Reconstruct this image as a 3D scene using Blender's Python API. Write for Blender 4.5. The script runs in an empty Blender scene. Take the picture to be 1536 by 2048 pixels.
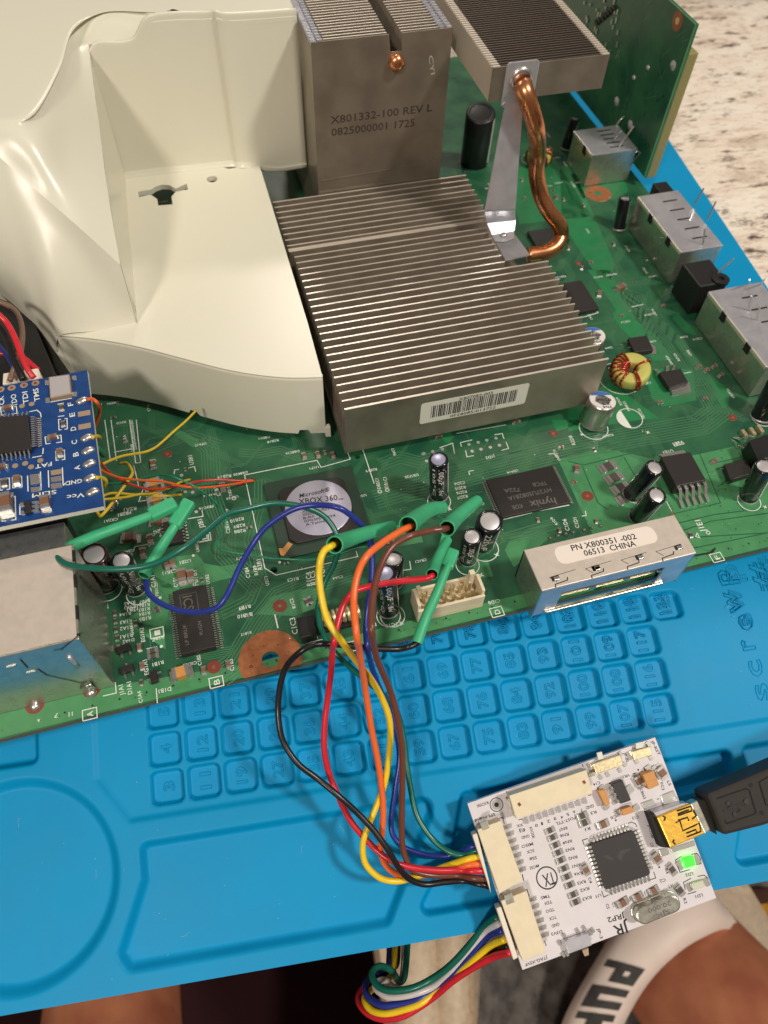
import bpy, bmesh, math, random
from mathutils import Vector as V, Matrix
random.seed(7)
# ---------------------------------------------------------------- camera (1 unit = 1 cm, motherboard top face is z=0)
RC = ((0.962907,-0.268738,0.024281),(-0.2103,-0.803796,-0.556494),(0.169068,0.530746,-0.830497))
CAM = V((6.85695,-1.44849,15.5273)); FPX = 1500.0
sc = bpy.context.scene
sc.unit_settings.scale_length = 0.01
cd = bpy.data.cameras.new('camera'); cam = bpy.data.objects.new('camera', cd); sc.collection.objects.link(cam); sc.camera = cam
m3 = Matrix(RC); m3t = m3.transposed()
rot = Matrix([[m3t[i][0], -m3t[i][1], -m3t[i][2]] for i in range(3)])
cam.matrix_world = Matrix.Translation(CAM) @ rot.to_4x4()
cd.sensor_fit = 'HORIZONTAL'; cd.sensor_width = 36; cd.lens = 36*FPX/1536
cd.clip_start = .5; cd.clip_end = 1000
cd.dof.use_dof = True; cd.dof.focus_distance = 17.0; cd.dof.aperture_fstop = 0.30
# ---------------------------------------------------------------- room light
w = bpy.data.worlds.new("World"); sc.world = w; w.use_nodes = True
nt = w.node_tree; bg = nt.nodes['Background']
tc = nt.nodes.new('ShaderNodeTexCoord'); sx = nt.nodes.new('ShaderNodeSeparateXYZ'); cr = nt.nodes.new('ShaderNodeValToRGB')
mp = nt.nodes.new('ShaderNodeMath'); mp.operation = 'MULTIPLY_ADD'; mp.inputs[1].default_value = .5; mp.inputs[2].default_value = .5
nt.links.new(tc.outputs['Generated'], sx.inputs[0]); nt.links.new(sx.outputs['Z'], mp.inputs[0]); nt.links.new(mp.outputs[0], cr.inputs[0]); nt.links.new(cr.outputs[0], bg.inputs[0])
e = cr.color_ramp.elements; e[0].position = .35; e[0].color = (.19,.155,.125,1); e[1].position = .75; e[1].color = (.50,.43,.36,1)
bg.inputs[1].default_value = 0.50
def lamp(name, loc, target, size, power, col):
    l = bpy.data.lights.new(name, 'AREA'); l.shape = 'DISK'; l.size = size; l.energy = power; l.color = col
    o = bpy.data.objects.new(name, l); sc.collection.objects.link(o); o.location = loc
    o.rotation_euler = (V(target)-V(loc)).to_track_quat('-Z','Y').to_euler(); return o
lamp('ceiling_lamp_right', (95,-52,150), (10,8,0), 19, 215000, (1,.93,.83))
lamp('ceiling_lamp_left', (-72,-100,132), (8,10,0), 24, 165000, (1,.91,.80))
lamp('ceiling_lamp_back', (40,170,140), (10,8,0), 20, 60000, (1,.91,.80))
sc.view_settings.view_transform = 'Standard'; sc.view_settings.look = 'None'; sc.view_settings.exposure = -0.10; sc.view_settings.gamma = 1
sc.render.resolution_x = 768; sc.render.resolution_y = 1024
# ---------------------------------------------------------------- survey helpers: where a sight line meets a real plane
def ray(px, py): return m3t @ V(((px-768)/FPX, (py-1024)/FPX, 1))
def U(px, py, z=0.0):
    d = ray(px, py); return CAM + d*((z-CAM.z)/d.z)
def UY(px, py, y):
    d = ray(px, py); return CAM + d*((y-CAM.y)/d.y)
def UX(px, py, x):
    d = ray(px, py); return CAM + d*((x-CAM.x)/d.x)
class Plane:
    def __init__(s, o, ex, ey, n): s.o, s.ex, s.ey, s.n = V(o), V(ex).normalized(), V(ey).normalized(), V(n).normalized()
    def hit(s, px, py, h=0.0):
        d = ray(px, py); o = s.o + s.n*h; return CAM + d*(((o-CAM).dot(s.n))/(d.dot(s.n)))
    def loc(s, px, py, h=0.0):
        P = s.hit(px, py, h) - s.o; return P.dot(s.ex), P.dot(s.ey)
    def at(s, u, v, h=0.0): return s.o + s.ex*u + s.ey*v + s.n*h
BOARD = Plane((0,0,0),(1,0,0),(0,1,0),(0,0,1))
S = .82
MAT = Plane((3.7246,3.7899,-1.8731),(0.99207,-0.120982,0.034062),(0.104258,0.943494,0.314561),(-0.070194,-0.308515,0.948626))
JR = Plane((10.2655,-1.6042,-2.6716),(0.990905,0.027265,0.131772),(-0.073974,0.928385,0.364183),(-0.112405,-0.370618,0.921958))
def crop(x0, y0, s): return lambda *a: [(x0+a[i]/s, y0+a[i+1]/s) for i in range(0, len(a), 2)]
za, zb, zc, zd = crop(880,1460,4.267), crop(1176,1460,4.267), crop(880,1700,4.8), crop(1136,1740,3.84)
ze, zf, zg, zh = crop(0,600,4.267), crop(180,840,4.042), crop(480,860,3.657), crop(840,840,3.84)
zi, zj, zk, zl = crop(1136,540,3.84), crop(1136,860,3.84), crop(0,1080,3.2), crop(480,1180,3.657)
z5, z3 = crop(640,1540,3.657), crop(860,0,2.272)
# ---------------------------------------------------------------- materials
def mat(name, col, rough=.5, metal=0.0, noise=0.0, nscale=20, bump=0.0, bscale=60, col2=None, spec=.5, coat=0.0, emit=None, sub=0.0, alpha=1, trans=0.0):
    m = bpy.data.materials.new(name); m.use_nodes = True; t = m.node_tree; b = t.nodes['Principled BSDF']
    b.inputs['Roughness'].default_value = rough; b.inputs['Metallic'].default_value = metal
    b.inputs['Specular IOR Level'].default_value = spec; b.inputs['Coat Weight'].default_value = coat
    b.inputs['Base Color'].default_value = (*col, 1)
    if trans: b.inputs['Transmission Weight'].default_value = trans
    if sub: b.inputs['Subsurface Weight'].default_value = sub; b.inputs['Subsurface Scale'].default_value = .3
    if emit: b.inputs['Emission Color'].default_value = (*emit[:3],1); b.inputs['Emission Strength'].default_value = emit[3]
    g = t.nodes.new('ShaderNodeNewGeometry')
    if noise or col2:
        n = t.nodes.new('ShaderNodeTexNoise'); n.inputs['Scale'].default_value = nscale; n.inputs['Detail'].default_value = 6
        t.links.new(g.outputs['Position'], n.inputs['Vector'])
        r = t.nodes.new('ShaderNodeValToRGB'); t.links.new(n.outputs[0], r.inputs[0])
        c2 = col2 or tuple(max(0, c*(1-noise)) for c in col)
        r.color_ramp.elements[0].color = (*c2,1); r.color_ramp.elements[1].color = (*col,1)
        r.color_ramp.elements[0].position = .36; r.color_ramp.elements[1].position = .62
        t.links.new(r.outputs[0], b.inputs['Base Color'])
        # wear in the gloss as well
        q = t.nodes.new('ShaderNodeMapRange'); q.inputs[3].default_value = max(.03, rough-.09); q.inputs[4].default_value = min(1, rough+.09)
        t.links.new(n.outputs[0], q.inputs[0]); t.links.new(q.outputs[0], b.inputs['Roughness'])
    if bump:
        n2 = t.nodes.new('ShaderNodeTexNoise'); n2.inputs['Scale'].default_value = bscale; n2.inputs['Detail'].default_value = 4
        t.links.new(g.outputs['Position'], n2.inputs['Vector'])
        bp = t.nodes.new('ShaderNodeBump'); bp.inputs['Strength'].default_value = bump; bp.inputs['Distance'].default_value = .02
        t.links.new(n2.outputs[0], bp.inputs['Height']); t.links.new(bp.outputs[0], b.inputs['Normal'])
    return m
M = {}
M['mat'] = mat('blue_silicone', (.0,.280,.57), .50, noise=.07, nscale=.5, bump=.10, bscale=45, spec=.20)
M['pcb'] = mat('green_solder_mask', (.030,.135,.060), .30, col2=(.014,.082,.046), nscale=1.1, bump=.05, bscale=30, spec=.5)
M['pour'] = mat('green_copper_pour', (.068,.27,.11), .36, noise=.12, nscale=3, bump=.05, bscale=40)
M['pour2'] = mat('bright_green_pour', (.022,.21,.075), .33, noise=.1, nscale=3)
M['trace'] = mat('green_trace', (.062,.19,.095), .3)
M['edge'] = mat('fibreglass_edge', (.13,.13,.07), .7, noise=.3, nscale=30)
M['silk'] = mat('white_silkscreen', (.72,.76,.70), .6)
M['copper'] = mat('bare_copper', (.42,.15,.06), .45, metal=.35, noise=.2, nscale=8)
M['copring'] = mat('dull_copper_ring', (.20,.045,.03), .4)
M['hole'] = mat('hole_dark', (.01,.01,.01), .8)
M['lint'] = mat('lint', (.30,.48,.58), .8)
M['solder'] = mat('solder', (.66,.65,.62), .30, metal=.95)
M['tin'] = mat('tinned_steel', (.58,.57,.50), .30, metal=.88, noise=.12, nscale=7, bump=.06, bscale=60)
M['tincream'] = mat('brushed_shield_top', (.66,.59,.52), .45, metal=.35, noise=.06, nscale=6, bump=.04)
M['steel'] = mat('clean_steel', (.68,.68,.74), .32, metal=.72, noise=.1, nscale=3)
M['fin'] = mat('aluminium_fin', (.39,.325,.255), .42, metal=.55, noise=.16, nscale=2.2)  # brown tone paints the reflected room and the shade between fins
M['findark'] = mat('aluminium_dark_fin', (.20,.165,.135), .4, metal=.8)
M['finedge'] = mat('aluminium_lit_edge', (.84,.76,.66), .36, metal=.6)  # paler copy of the aluminium paints light caught on fin tops and edges
M['finface'] = mat('aluminium_plate', (.37,.32,.26), .40, metal=.75, noise=.2, nscale=1.3, bump=.05)
M['pipe'] = mat('copper_heatpipe', (.82,.36,.17), .27, metal=1, noise=.22, nscale=2, bump=.03, bscale=6)
M['chip'] = mat('chip_resin', (.022,.019,.018), .48, noise=.15, nscale=60, bump=.15, bscale=120)
M['chipedge'] = mat('chip_substrate', (.020,.045,.03), .45)
M['mark'] = mat('chip_marking', (.13,.12,.11), .6)
M['marklow'] = mat('chip_mark_faint', (.045,.040,.038), .5)
M['markd'] = mat('laser_marking_dark', (.055,.042,.032), .6)
M['black'] = mat('black_plastic', (.012,.012,.013), .4)
M['capsleeve'] = mat('capacitor_sleeve_black', (.008,.008,.012), .16, coat=.4)
M['capbrown'] = mat('capacitor_sleeve_brown', (.035,.015,.012), .18, coat=.4)
M['captop'] = mat('capacitor_top', (.66,.64,.66), .38, metal=.6)
M['capalu'] = mat('capacitor_can', (.62,.60,.55), .30, metal=.95)
M['white'] = mat('white_print', (.75,.72,.70), .55)
M['cream'] = mat('cream_nylon', (.76,.66,.47), .5, noise=.06, nscale=4, sub=.1)
M['creampale'] = mat('pale_nylon', (.78,.70,.60), .45, sub=.1)
M['shroud'] = mat('shroud_plastic', (.73,.71,.59), .29, spec=.45, bump=.02, bscale=90)
M['label'] = mat('paper_label', (.80,.72,.66), .5)
M['labelgrey'] = mat('grey_label', (.70,.70,.62), .45)
M['disc'] = mat('chip_lid_metal', (.60,.58,.74), .38, metal=.6, noise=.06, nscale=4)
M['black_print'] = mat('black_print', (.010,.010,.012), .6)
M['blueboard'] = mat('blue_solder_mask', (.008,.055,.22), .28, noise=.2, nscale=3, spec=.5)
M['padgold'] = mat('bare_pad', (.45,.33,.22), .45, metal=.4)
M['whiteboard'] = mat('white_solder_mask', (.70,.665,.70), .30, noise=.03, nscale=3)
M['gold'] = mat('gold_shell', (1.0,.60,.10), .33, metal=.75, bump=.25, bscale=9)
M['switchgold'] = mat('switch_can', (.85,.72,.45), .38, metal=.8, noise=.25, nscale=25)
M['tan'] = mat('tantalum_orange', (.60,.28,.08), .5, noise=.1)
M['brownc'] = mat('ceramic_brown', (.20,.095,.055), .45)
M['resistor'] = mat('resistor_black', (.075,.066,.06), .4)
M['led'] = mat('green_led', (.1,.8,.1), .3, emit=(.0,1,.0,5))
M['ledoff'] = mat('clear_led', (.62,.62,.5), .25)
M['usb'] = mat('usb_overmould', (.022,.018,.016), .62, bump=.7, bscale=70)
M['green'] = mat('heatshrink_green', (.052,.44,.215), .44, noise=.06, nscale=5)
M['greenin'] = mat('heatshrink_inside_shade', (.02,.17,.06), .5)  # darker copy of the green paints shade inside the sleeve mouths
WC = dict(yellow=(.86,.60,.02), orange=(.86,.16,.035), brown=(.155,.050,.030), red=(.62,.020,.035), black=(.012,.011,.012), blue=(.018,.035,.26), green=(.004,.125,.085), white=(.62,.58,.58), enamel=(.004,.22,.11), fineyellow=(.66,.46,.03), fineorange=(.80,.12,.02), finered=(.62,.03,.02), taupe=(.20,.12,.085))
for k, c in WC.items(): M['w_'+k] = mat('insulation_'+k, c, .30, spec=.5, noise=.06, nscale=6)
M['toroid'] = mat('toroid_core', (.52,.50,.12), .5, noise=.1)
M['enamelwire'] = mat('enamelled_wire', (.36,.05,.025), .2, metal=.6)
M['skin'] = mat('skin', (.52,.20,.10), .5, col2=(.38,.12,.065), nscale=.35, sub=.12, bump=.15, bscale=6)
M['strap'] = mat('white_strap', (.74,.62,.55), .5, noise=.06, nscale=.6)
M['strapink'] = mat('worn_black_ink', (.045,.040,.038), .7, noise=.4, nscale=2)
M['sole'] = mat('cream_sole', (.66,.52,.37), .55, noise=.18, nscale=2.5, bump=.4, bscale=3)
M['fleece'] = mat('grey_fleece', (.125,.11,.10), .95, col2=(.05,.043,.04), nscale=.9, bump=1, bscale=5)
M['floor'] = mat('dark_floor', (.034,.011,.013), .9, noise=.35, nscale=.06, spec=.1)
M['cloth'] = mat('yellow_cloth', (.60,.30,.02), .8, col2=(.10,.04,.01), nscale=.5)
M['clothgrey'] = mat('grey_cloth', (.35,.28,.26), .9, col2=(.16,.13,.12), nscale=.3)
M['dish'] = mat('dark_dish', (.02,.016,.014), .3)
# granite
g = mat('granite', (.62,.50,.40), .22, bump=.03, bscale=20); M['granite'] = g; t = g.node_tree; b = t.nodes['Principled BSDF']
geo = t.nodes.new('ShaderNodeNewGeometry'); mpg = t.nodes.new('ShaderNodeMapping'); mpg.inputs['Scale'].default_value = (.55,1.35,1); mpg.inputs['Rotation'].default_value = (0,0,.35)
t.links.new(geo.outputs['Position'], mpg.inputs[0])
def nz(scale, detail, rough=.6):
    n = t.nodes.new('ShaderNodeTexNoise'); n.inputs['Scale'].default_value = scale; n.inputs['Detail'].default_value = detail; n.inputs['Roughness'].default_value = rough; t.links.new(mpg.outputs[0], n.inputs['Vector']); return n
def rmp(n, stops):
    r = t.nodes.new('ShaderNodeValToRGB'); el = r.color_ramp.elements
    el[0].position, el[0].color = stops[0][0], (*stops[0][1],1); el[1].position, el[1].color = stops[-1][0], (*stops[-1][1],1)
    for p, c in stops[1:-1]: x = el.new(p); x.color = (*c,1)
    t.links.new(n.outputs[0], r.inputs[0]); return r
r1 = rmp(nz(.55,8,.65), [(.34,(.56,.46,.36)),(.48,(.84,.73,.62)),(.66,(.90,.84,.75))])
r2 = rmp(nz(1.5,7,.62), [(.33,(0,0,0)),(.39,(.45,.45,.45)),(.44,(1,1,1))])
r3 = rmp(nz(4.2,5,.6), [(.34,(.55,.45,.38)),(.5,(1,1,1))])
mx = t.nodes.new('ShaderNodeMix'); mx.data_type = 'RGBA'; t.links.new(r2.outputs[0], mx.inputs[0]); mx.inputs[6].default_value = (.13,.09,.07,1); t.links.new(r1.outputs[0], mx.inputs[7])
mm = t.nodes.new('ShaderNodeMix'); mm.data_type = 'RGBA'; mm.blend_type = 'MULTIPLY'; mm.inputs[0].default_value = .55; t.links.new(mx.outputs[2], mm.inputs[6]); t.links.new(r3.outputs[0], mm.inputs[7])
t.links.new(mm.outputs[2], b.inputs['Base Color'])
# ---------------------------------------------------------------- mesh builder
def rootloc(p):
    l = V((0,0,0))
    while p is not None: l += p.location; p = p.parent
    return l
class MB:
    def __init__(s): s.v = []; s.f = []
    def add(s, vs, fs):
        n = len(s.v); s.v += [V(x) for x in vs]; s.f += [tuple(n+i for i in f) for f in fs]; return s
    def box(s, c, sx, sy, sz, ang=0, P=BOARD, taper=1.0):
        """box standing on point c (world) with its axes along plane P, rotated ang degrees"""
        a = math.radians(ang); ex = P.ex*math.cos(a)+P.ey*math.sin(a); ey = P.ey*math.cos(a)-P.ex*math.sin(a); c = V(c)
        vs = []
        for h, k in ((0,1),(sz,taper)):
            for x, y in ((-1,-1),(1,-1),(1,1),(-1,1)): vs.append(c+ex*(x*sx/2*k)+ey*(y*sy/2*k)+P.n*h)
        return s.add(vs, [(3,2,1,0),(4,5,6,7),(0,1,5,4),(1,2,6,5),(2,3,7,6),(3,0,4,7)])
    def prism(s, pts, n, h):
        """prism from a polygon of world points raised by h along n"""
        n = V(n); k = len(pts); a = [V(p) for p in pts]
        nn = sum(((a[i]-a[0]).cross(a[(i+1)%k]-a[0]) for i in range(k)), V((0,0,0)))
        if nn.dot(n) < 0: a.reverse()
        vs = a+[p+n*h for p in a]
        return s.add(vs, [tuple(reversed(range(k))), tuple(range(k,2*k))]+[(i,(i+1)%k,k+(i+1)%k,k+i) for i in range(k)])
    def cyl(s, c, n, r, h, seg=20, r2=None, cap=True, ey=None):
        c = V(c); n = V(n).normalized(); x = n.orthogonal().normalized(); y = n.cross(x); r2 = r if r2 is None else r2
        vs = [c+x*(r*math.cos(2*math.pi*i/seg))+y*(r*math.sin(2*math.pi*i/seg)) for i in range(seg)]
        vs += [c+n*h+x*(r2*math.cos(2*math.pi*i/seg))+y*(r2*math.sin(2*math.pi*i/seg)) for i in range(seg)]
        fs = [(i,(i+1)%seg,seg+(i+1)%seg,seg+i) for i in range(seg)]
        if cap: fs += [tuple(reversed(range(seg))), tuple(range(seg,2*seg))]
        return s.add(vs, fs)
    def lathe(s, c, n, prof, seg=24):
        c = V(c); n = V(n).normalized(); x = n.orthogonal().normalized(); y = n.cross(x); vs = []; fs = []
        for r, h in prof:
            for i in range(seg): a = 2*math.pi*i/seg; vs.append(c+n*h+x*(r*math.cos(a))+y*(r*math.sin(a)))
        for k in range(len(prof)-1):
            for i in range(seg): j = (i+1)%seg; fs.append((k*seg+i,k*seg+j,(k+1)*seg+j,(k+1)*seg+i))
        return s.add(vs, fs)
    def ring(s, c, n, r0, r1, seg=28, h=0.003):
        return s.lathe(c, n, [(r0,0),(r0,h),(r1,h),(r1,0)], seg)
    def tube(s, pts, r, seg=10, cap=True):
        n = len(pts); rr = r if isinstance(r, (list,tuple)) else [r]*n
        pts = [V(p) for p in pts]; up = None; vs = []
        for i, p in enumerate(pts):
            d = (pts[min(i+1,n-1)]-pts[max(i-1,0)]).normalized()
            if up is None: up = d.orthogonal().normalized()
            up = (up-d*up.dot(d)).normalized(); sd = d.cross(up)
            for k in range(seg): a = 2*math.pi*k/seg; vs.append(p+(up*math.cos(a)+sd*math.sin(a))*rr[i])
        fs = [(i*seg+k, i*seg+(k+1)%seg, (i+1)*seg+(k+1)%seg, (i+1)*seg+k) for i in range(n-1) for k in range(seg)]
        if cap: fs += [tuple(reversed(range(seg))), tuple((n-1)*seg+k for k in range(seg))]
        return s.add(vs, fs)
    def strip(s, pts, wd, n, h=0.004):
        """flat ribbon (a track or a printed line) along world points"""
        n = V(n); pts = [V(p) for p in pts]; k = len(pts); vs = []
        for i, p in enumerate(pts):
            a = (pts[i]-pts[i-1]).normalized() if i else (pts[1]-pts[0]).normalized()
            c = (pts[i+1]-pts[i]).normalized() if i < k-1 else a
            d = (a+c); d = d.normalized() if d.length > 1e-6 else a
            sd = n.cross(d)*(wd/2/max(.5, d.dot(a))); vs += [p+sd+n*h, p-sd+n*h]
        return s.add(vs, [(2*i,2*i+1,2*i+3,2*i+2) for i in range(k-1)])
    def build(s, name, m, parent=None, smooth=False, bevel=0.0, kind=None, label=None, cat=None, group=None, sub=0):
        me = bpy.data.meshes.new(name); o0 = rootloc(parent)
        me.from_pydata([v-o0 for v in s.v], [], s.f); me.materials.append(M[m] if isinstance(m, str) else m)
        if smooth:
            for p in me.polygons: p.use_smooth = True
        me.validate(); me.update()
        o = bpy.data.objects.new(name, me); sc.collection.objects.link(o); o.parent = parent
        if smooth == 'auto': me.set_sharp_from_angle(angle=math.radians(38))
        if bevel: md = o.modifiers.new('bevel','BEVEL'); md.width = bevel; md.segments = 2; md.limit_method = 'ANGLE'
        if sub: md = o.modifiers.new('sub','SUBSURF'); md.levels = sub; md.render_levels = sub
        for k, x in (('kind',kind),('label',label),('category',cat),('group',group)):
            if x: o[k] = x
        return o
def thing(name, loc, label, cat, group=None):
    o = bpy.data.objects.new(name, None); sc.collection.objects.link(o); o.location = loc; o.empty_display_size = .2
    o['label'] = label; o['category'] = cat
    if group: o['group'] = group
    return o
def spline(pts, per=8):
    pts = [V(p) for p in pts]; P = [pts[0]*2-pts[1]]+pts+[pts[-1]*2-pts[-2]]; out = []
    for i in range(1, len(P)-2):
        a, b_, c, d = P[i-1], P[i], P[i+1], P[i+2]
        for k in range(per):
            t_ = k/per; out.append(.5*((2*b_)+(c-a)*t_+(2*a-5*b_+4*c-d)*t_**2+(3*b_-a-3*c+d)*t_**3))
    out.append(pts[-1]); return out
# ---------------------------------------------------------------- lettering
_tc = {}
def glyphs(s):
    if s not in _tc:
        c = bpy.data.curves.new('t','FONT'); c.body = s; c.size = 1; c.resolution_u = 2; c.offset = .012
        o = bpy.data.objects.new('t', c); me = bpy.data.meshes.new_from_object(o)
        vs = [tuple(v.co[:2]) for v in me.vertices]; fs = [tuple(p.vertices) for p in me.polygons]
        bpy.data.objects.remove(o); bpy.data.curves.remove(c); bpy.data.meshes.remove(me)
        xs = [v[0] for v in vs] or [0]; _tc[s] = (vs, fs, min(xs), max(xs))
    return _tc[s]
def text(mb, s, A, B, n, hs=1.0, h=0.004, height=None, shear=0.0):
    """write s on a surface with its baseline running from world point A to B"""
    vs, fs, x0, x1 = glyphs(s); A, B, n = V(A), V(B), V(n).normalized(); ex = (B-A); L = ex.length; ex.normalize(); ey = n.cross(ex)
    k = L/max(1e-6, x1-x0); ky = (height/.72) if height else k*hs
    mb.add([A+ex*((x-x0)*k+shear*y*ky)+ey*(y*ky)+n*h for x, y in vs], fs)
def tpx(mb, s, pts, P, hs=1.0, h=0.004, lift=0.0, height=None, shear=0.0):
    (a, b_) = pts; text(mb, s, P.hit(*a, lift), P.hit(*b_, lift), P.n, hs, h, height, shear)
# ================================================================= SETTING
zf_ = -.62
s_ = MB(); s_.box((15,60.5,-4.0), 200, 106, 3.18); s_.build('countertop', 'granite', None, bevel=.3, kind='structure')
s_ = MB(); s_.box((15,0,-56), 500, 500, 2); s_.build('floor', 'floor', None, kind='structure')
# ================================================================= WORK MAT
def rrect(cx, cy, hx, hy, r):
    def f(x, y):
        qx = abs(x-cx)-hx+r; qy = abs(y-cy)-hy+r
        return math.hypot(max(qx,0), max(qy,0))+min(max(qx,qy),0)-r
    return f, (cx-hx, cy-hy, cx+hx, cy+hy)
def poly(pts, r):
    # inset by r, then round outwards
    def f(x, y):
        d = 1e9; ins = False; n = len(pts)
        for i in range(n):
            x1, y1 = pts[i]; x2, y2 = pts[(i+1)%n]; ex, ey = x2-x1, y2-y1
            t_ = max(0, min(1, ((x-x1)*ex+(y-y1)*ey)/(ex*ex+ey*ey))); d = min(d, math.hypot(x-x1-ex*t_, y-y1-ey*t_))
            if (y1 > y) != (y2 > y) and x < (x2-x1)*(y-y1)/(y2-y1)+x1: ins = not ins
        return (-d if ins else d)-r
    return f, (min(p[0] for p in pts)-r, min(p[1] for p in pts)-r, max(p[0] for p in pts)+r, max(p[1] for p in pts)+r)
shapes = []   # (sdf, bbox, depth, wall width)
cells = [(i, j) for i in range(15) for j in range(4)]+[(15,3)]
cpos = {}
for (i, j) in cells:
    u, v = i*S, j*S
    if (i, j) == (15,3): u, v = MAT.loc(1337.7,1204)
    cpos[(i, j)] = (u, v); f, b_ = rrect(u, v, .350, .345, .13); shapes.append((f, b_, .17, .030))
shapes.append((lambda x, y: math.hypot(x+3.27, y+1.5)-2.06, (-5.4,-3.6,-1.1,.6), .20, .14))
sh = lambda pts, r, d, w_=.07: shapes.append((*poly(pts, r), d, w_))
sh([(-.47,-1.27),(5.62,-1.27),(5.60,-1.38),(4.40,-3.32),(-.92,-3.34),(-1.02,-3.18),(-.46,-1.85)], .15, .22, .10)
sh([(6.62,-1.26),(12.68,-1.26),(12.66,-1.62),(7.5,-1.95),(6.9,-2.5),(6.2,-2.4)], .14, .26)
sh([(5.40,-3.28),(9.2,-3.28),(9.2,-2.45),(6.05,-2.45)], .14, .22)
sh([(12.55,-3.38),(17,-3.38),(17,-2.4),(13.0,-2.4)], .14, .22)
sh([(-2.95,1.1),(-7,1.1),(-7,4),(-2.95,4)], .14, .22)
sh([(13.3,-1.25),(17,-1.25),(17,-1.75),(13.35,-1.7)], .14, .2)
# grid field: slightly sunk panel that carries the numbered compartments
gf = poly([(-1.44,6),(-1.44,.42),(-.80,-.50),(17.2,-.50),(17.2,6)], .08); shapes.append((*gf, .07, .07))
du = .031; u0, u1, v0, v1 = -5.6, 17.6, -3.93, 3.9
def lin(a, b_, d): n = int(round((b_-a)/d)); return [a+(b_-a)*k/n for k in range(n+1)]
us = lin(u0, u1, .036); vs_ = lin(v0, v1, .034)
us = [-14,-10,-7.5]+us+[18.3,19.0,19.82]; vs_ = vs_+[4.1,4.3,4.6,4.9,5.2,5.5,5.9,6.3,6.8,7.5,9,12,15,19,24,29]
import bisect
H = [[0.0]*len(us) for _ in vs_]
for f, bb, dep, wd in shapes:
    i0 = bisect.bisect_left(us, bb[0]-wd); i1 = bisect.bisect_right(us, bb[2]+wd); j0 = bisect.bisect_left(vs_, bb[1]-wd); j1 = bisect.bisect_right(vs_, bb[3]+wd)
    for j in range(j0, min(j1, len(vs_))):
        for i in range(i0, min(i1, len(us))):
            d = f(us[i], vs_[j]); t_ = max(0, min(1, .5-d/(2*wd))); H[j][i] -= dep*t_*t_*(3-2*t_)
def matpt(u, v, h=0.0):
    P = MAT.at(u, v, 0); k = .55; a, b_ = P.z, zf_
    hh = max(0, min(1, .5+.5*(b_-a)/k)); P.z = b_*(1-hh)+a*hh-k*hh*(1-hh); wgt = hh
    return P + (MAT.n*wgt+V((0,0,1))*(1-wgt))*h
mb = MB(); nu = len(us)
for j, v in enumerate(vs_):
    for i, u in enumerate(us):
        r_ = .0
        mb.v.append(matpt(u, v, H[j][i]))
mb.f = [(j*nu+i, j*nu+i+1, (j+1)*nu+i+1, (j+1)*nu+i) for j in range(len(vs_)-1) for i in range(nu-1)]
mat_root = thing('work_mat', MAT.at(6,0,0), 'blue silicone repair mat with numbered square compartments hanging over the counter edge', 'work mat')
mb.build('mat_surface', 'mat', mat_root, smooth=True)
# underside and rim of the mat
mb = MB(); rim = []
for u in lin(-14, 19.82, .5): rim.append((u, v0))
for v in lin(v0, 29, .5)[1:]: rim.append((19.82, v))
top = [matpt(u, v, -.004) for u, v in rim]; bot = [matpt(u, v, -.30) for u, v in rim]; n = len(rim)
mb.add(top+bot, [(i+1, i, n+i, n+i+1) for i in range(n-1)]); mb.build('mat_edge', 'mat', mat_root)
mb = MB(); a_ = lin(-14,19.82,1.2); c_ = lin(v0,29,.6); mb.v = [matpt(u, v, -.30) for v in c_ for u in a_]; k = len(a_)
mb.f = [(j*k+i, (j+1)*k+i, (j+1)*k+i+1, j*k+i+1) for j in range(len(c_)-1) for i in range(k-1)]; mb.build('mat_underside', 'mat', mat_root, smooth=True)
def outline(mb, vs, fs, fn, r):
    ec = {}
    for f in fs:
        for q in range(len(f)): ec[(f[q], f[(q+1)%len(f)])] = 1
    nx_ = {a: b_ for (a, b_) in ec if (b_, a) not in ec}
    while nx_:
        a = next(iter(nx_)); loop = [a]
        while loop[-1] in nx_: loop.append(nx_.pop(loop[-1]))
        pts = [fn(*vs[k]) for k in loop]; out = [pts[0]]
        for p in pts[1:]:
            if (p-out[-1]).length > .018: out.append(p)
        if len(out) > 3: mb.tube(out+[out[1]], r, 6, cap=False)
for (i, j), (u, v) in cpos.items():
    s = '123' if i == 15 else str(8*i+3+j)
    vs, fs, x0, x1 = glyphs(s); mb = MB(); wdt = {1:.20,2:.36,3:.50}[len(s)]; kx = wdt/(x1-x0); ky = .24/.72
    outline(mb, vs, fs, lambda x, y: MAT.at(u+.12-y*ky, v+(x-(x0+x1)/2)*kx, -.236), .0125); mb.build('raised_number', 'mat', mat_root, smooth=True)
# embossed words
mb = MB()
def emboss(s, P0, P1, hgt, h=.02):
    vs, fs, x0, x1 = glyphs(s); P0, P1 = V(P0), V(P1); ex = P1-P0; L = ex.length; ex.normalize(); ey = MAT.n.cross(ex); kx = L/(x1-x0); ky = hgt/.72
    outline(mb, vs, fs, lambda x, y: P0+ex*((x-x0)*kx)+ey*(y*ky), .018)
for ch, px, py in (('s',1524,1392),('c',1511,1345),('r',1494,1292),('e',1492,1252),('w',1474,1216),('p',1466,1158)):
    P0 = MAT.hit(px+22, py, -.07); P0 = P0; P0 = P0-MAT.ey*.06-MAT.ex*.08; emboss(ch, P0, P0+MAT.ey*({'r':.24,'w':.52}.get(ch,.38)), .46 if ch != 'p' else .50, .03)
emboss('#', MAT.hit(1560,1180,-.07), MAT.hit(1555,1120,-.07), .5, .03)
mb.build('raised_lettering', 'mat', mat_root, kind='stuff')
mb = MB(); rl = random.Random(21)
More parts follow.
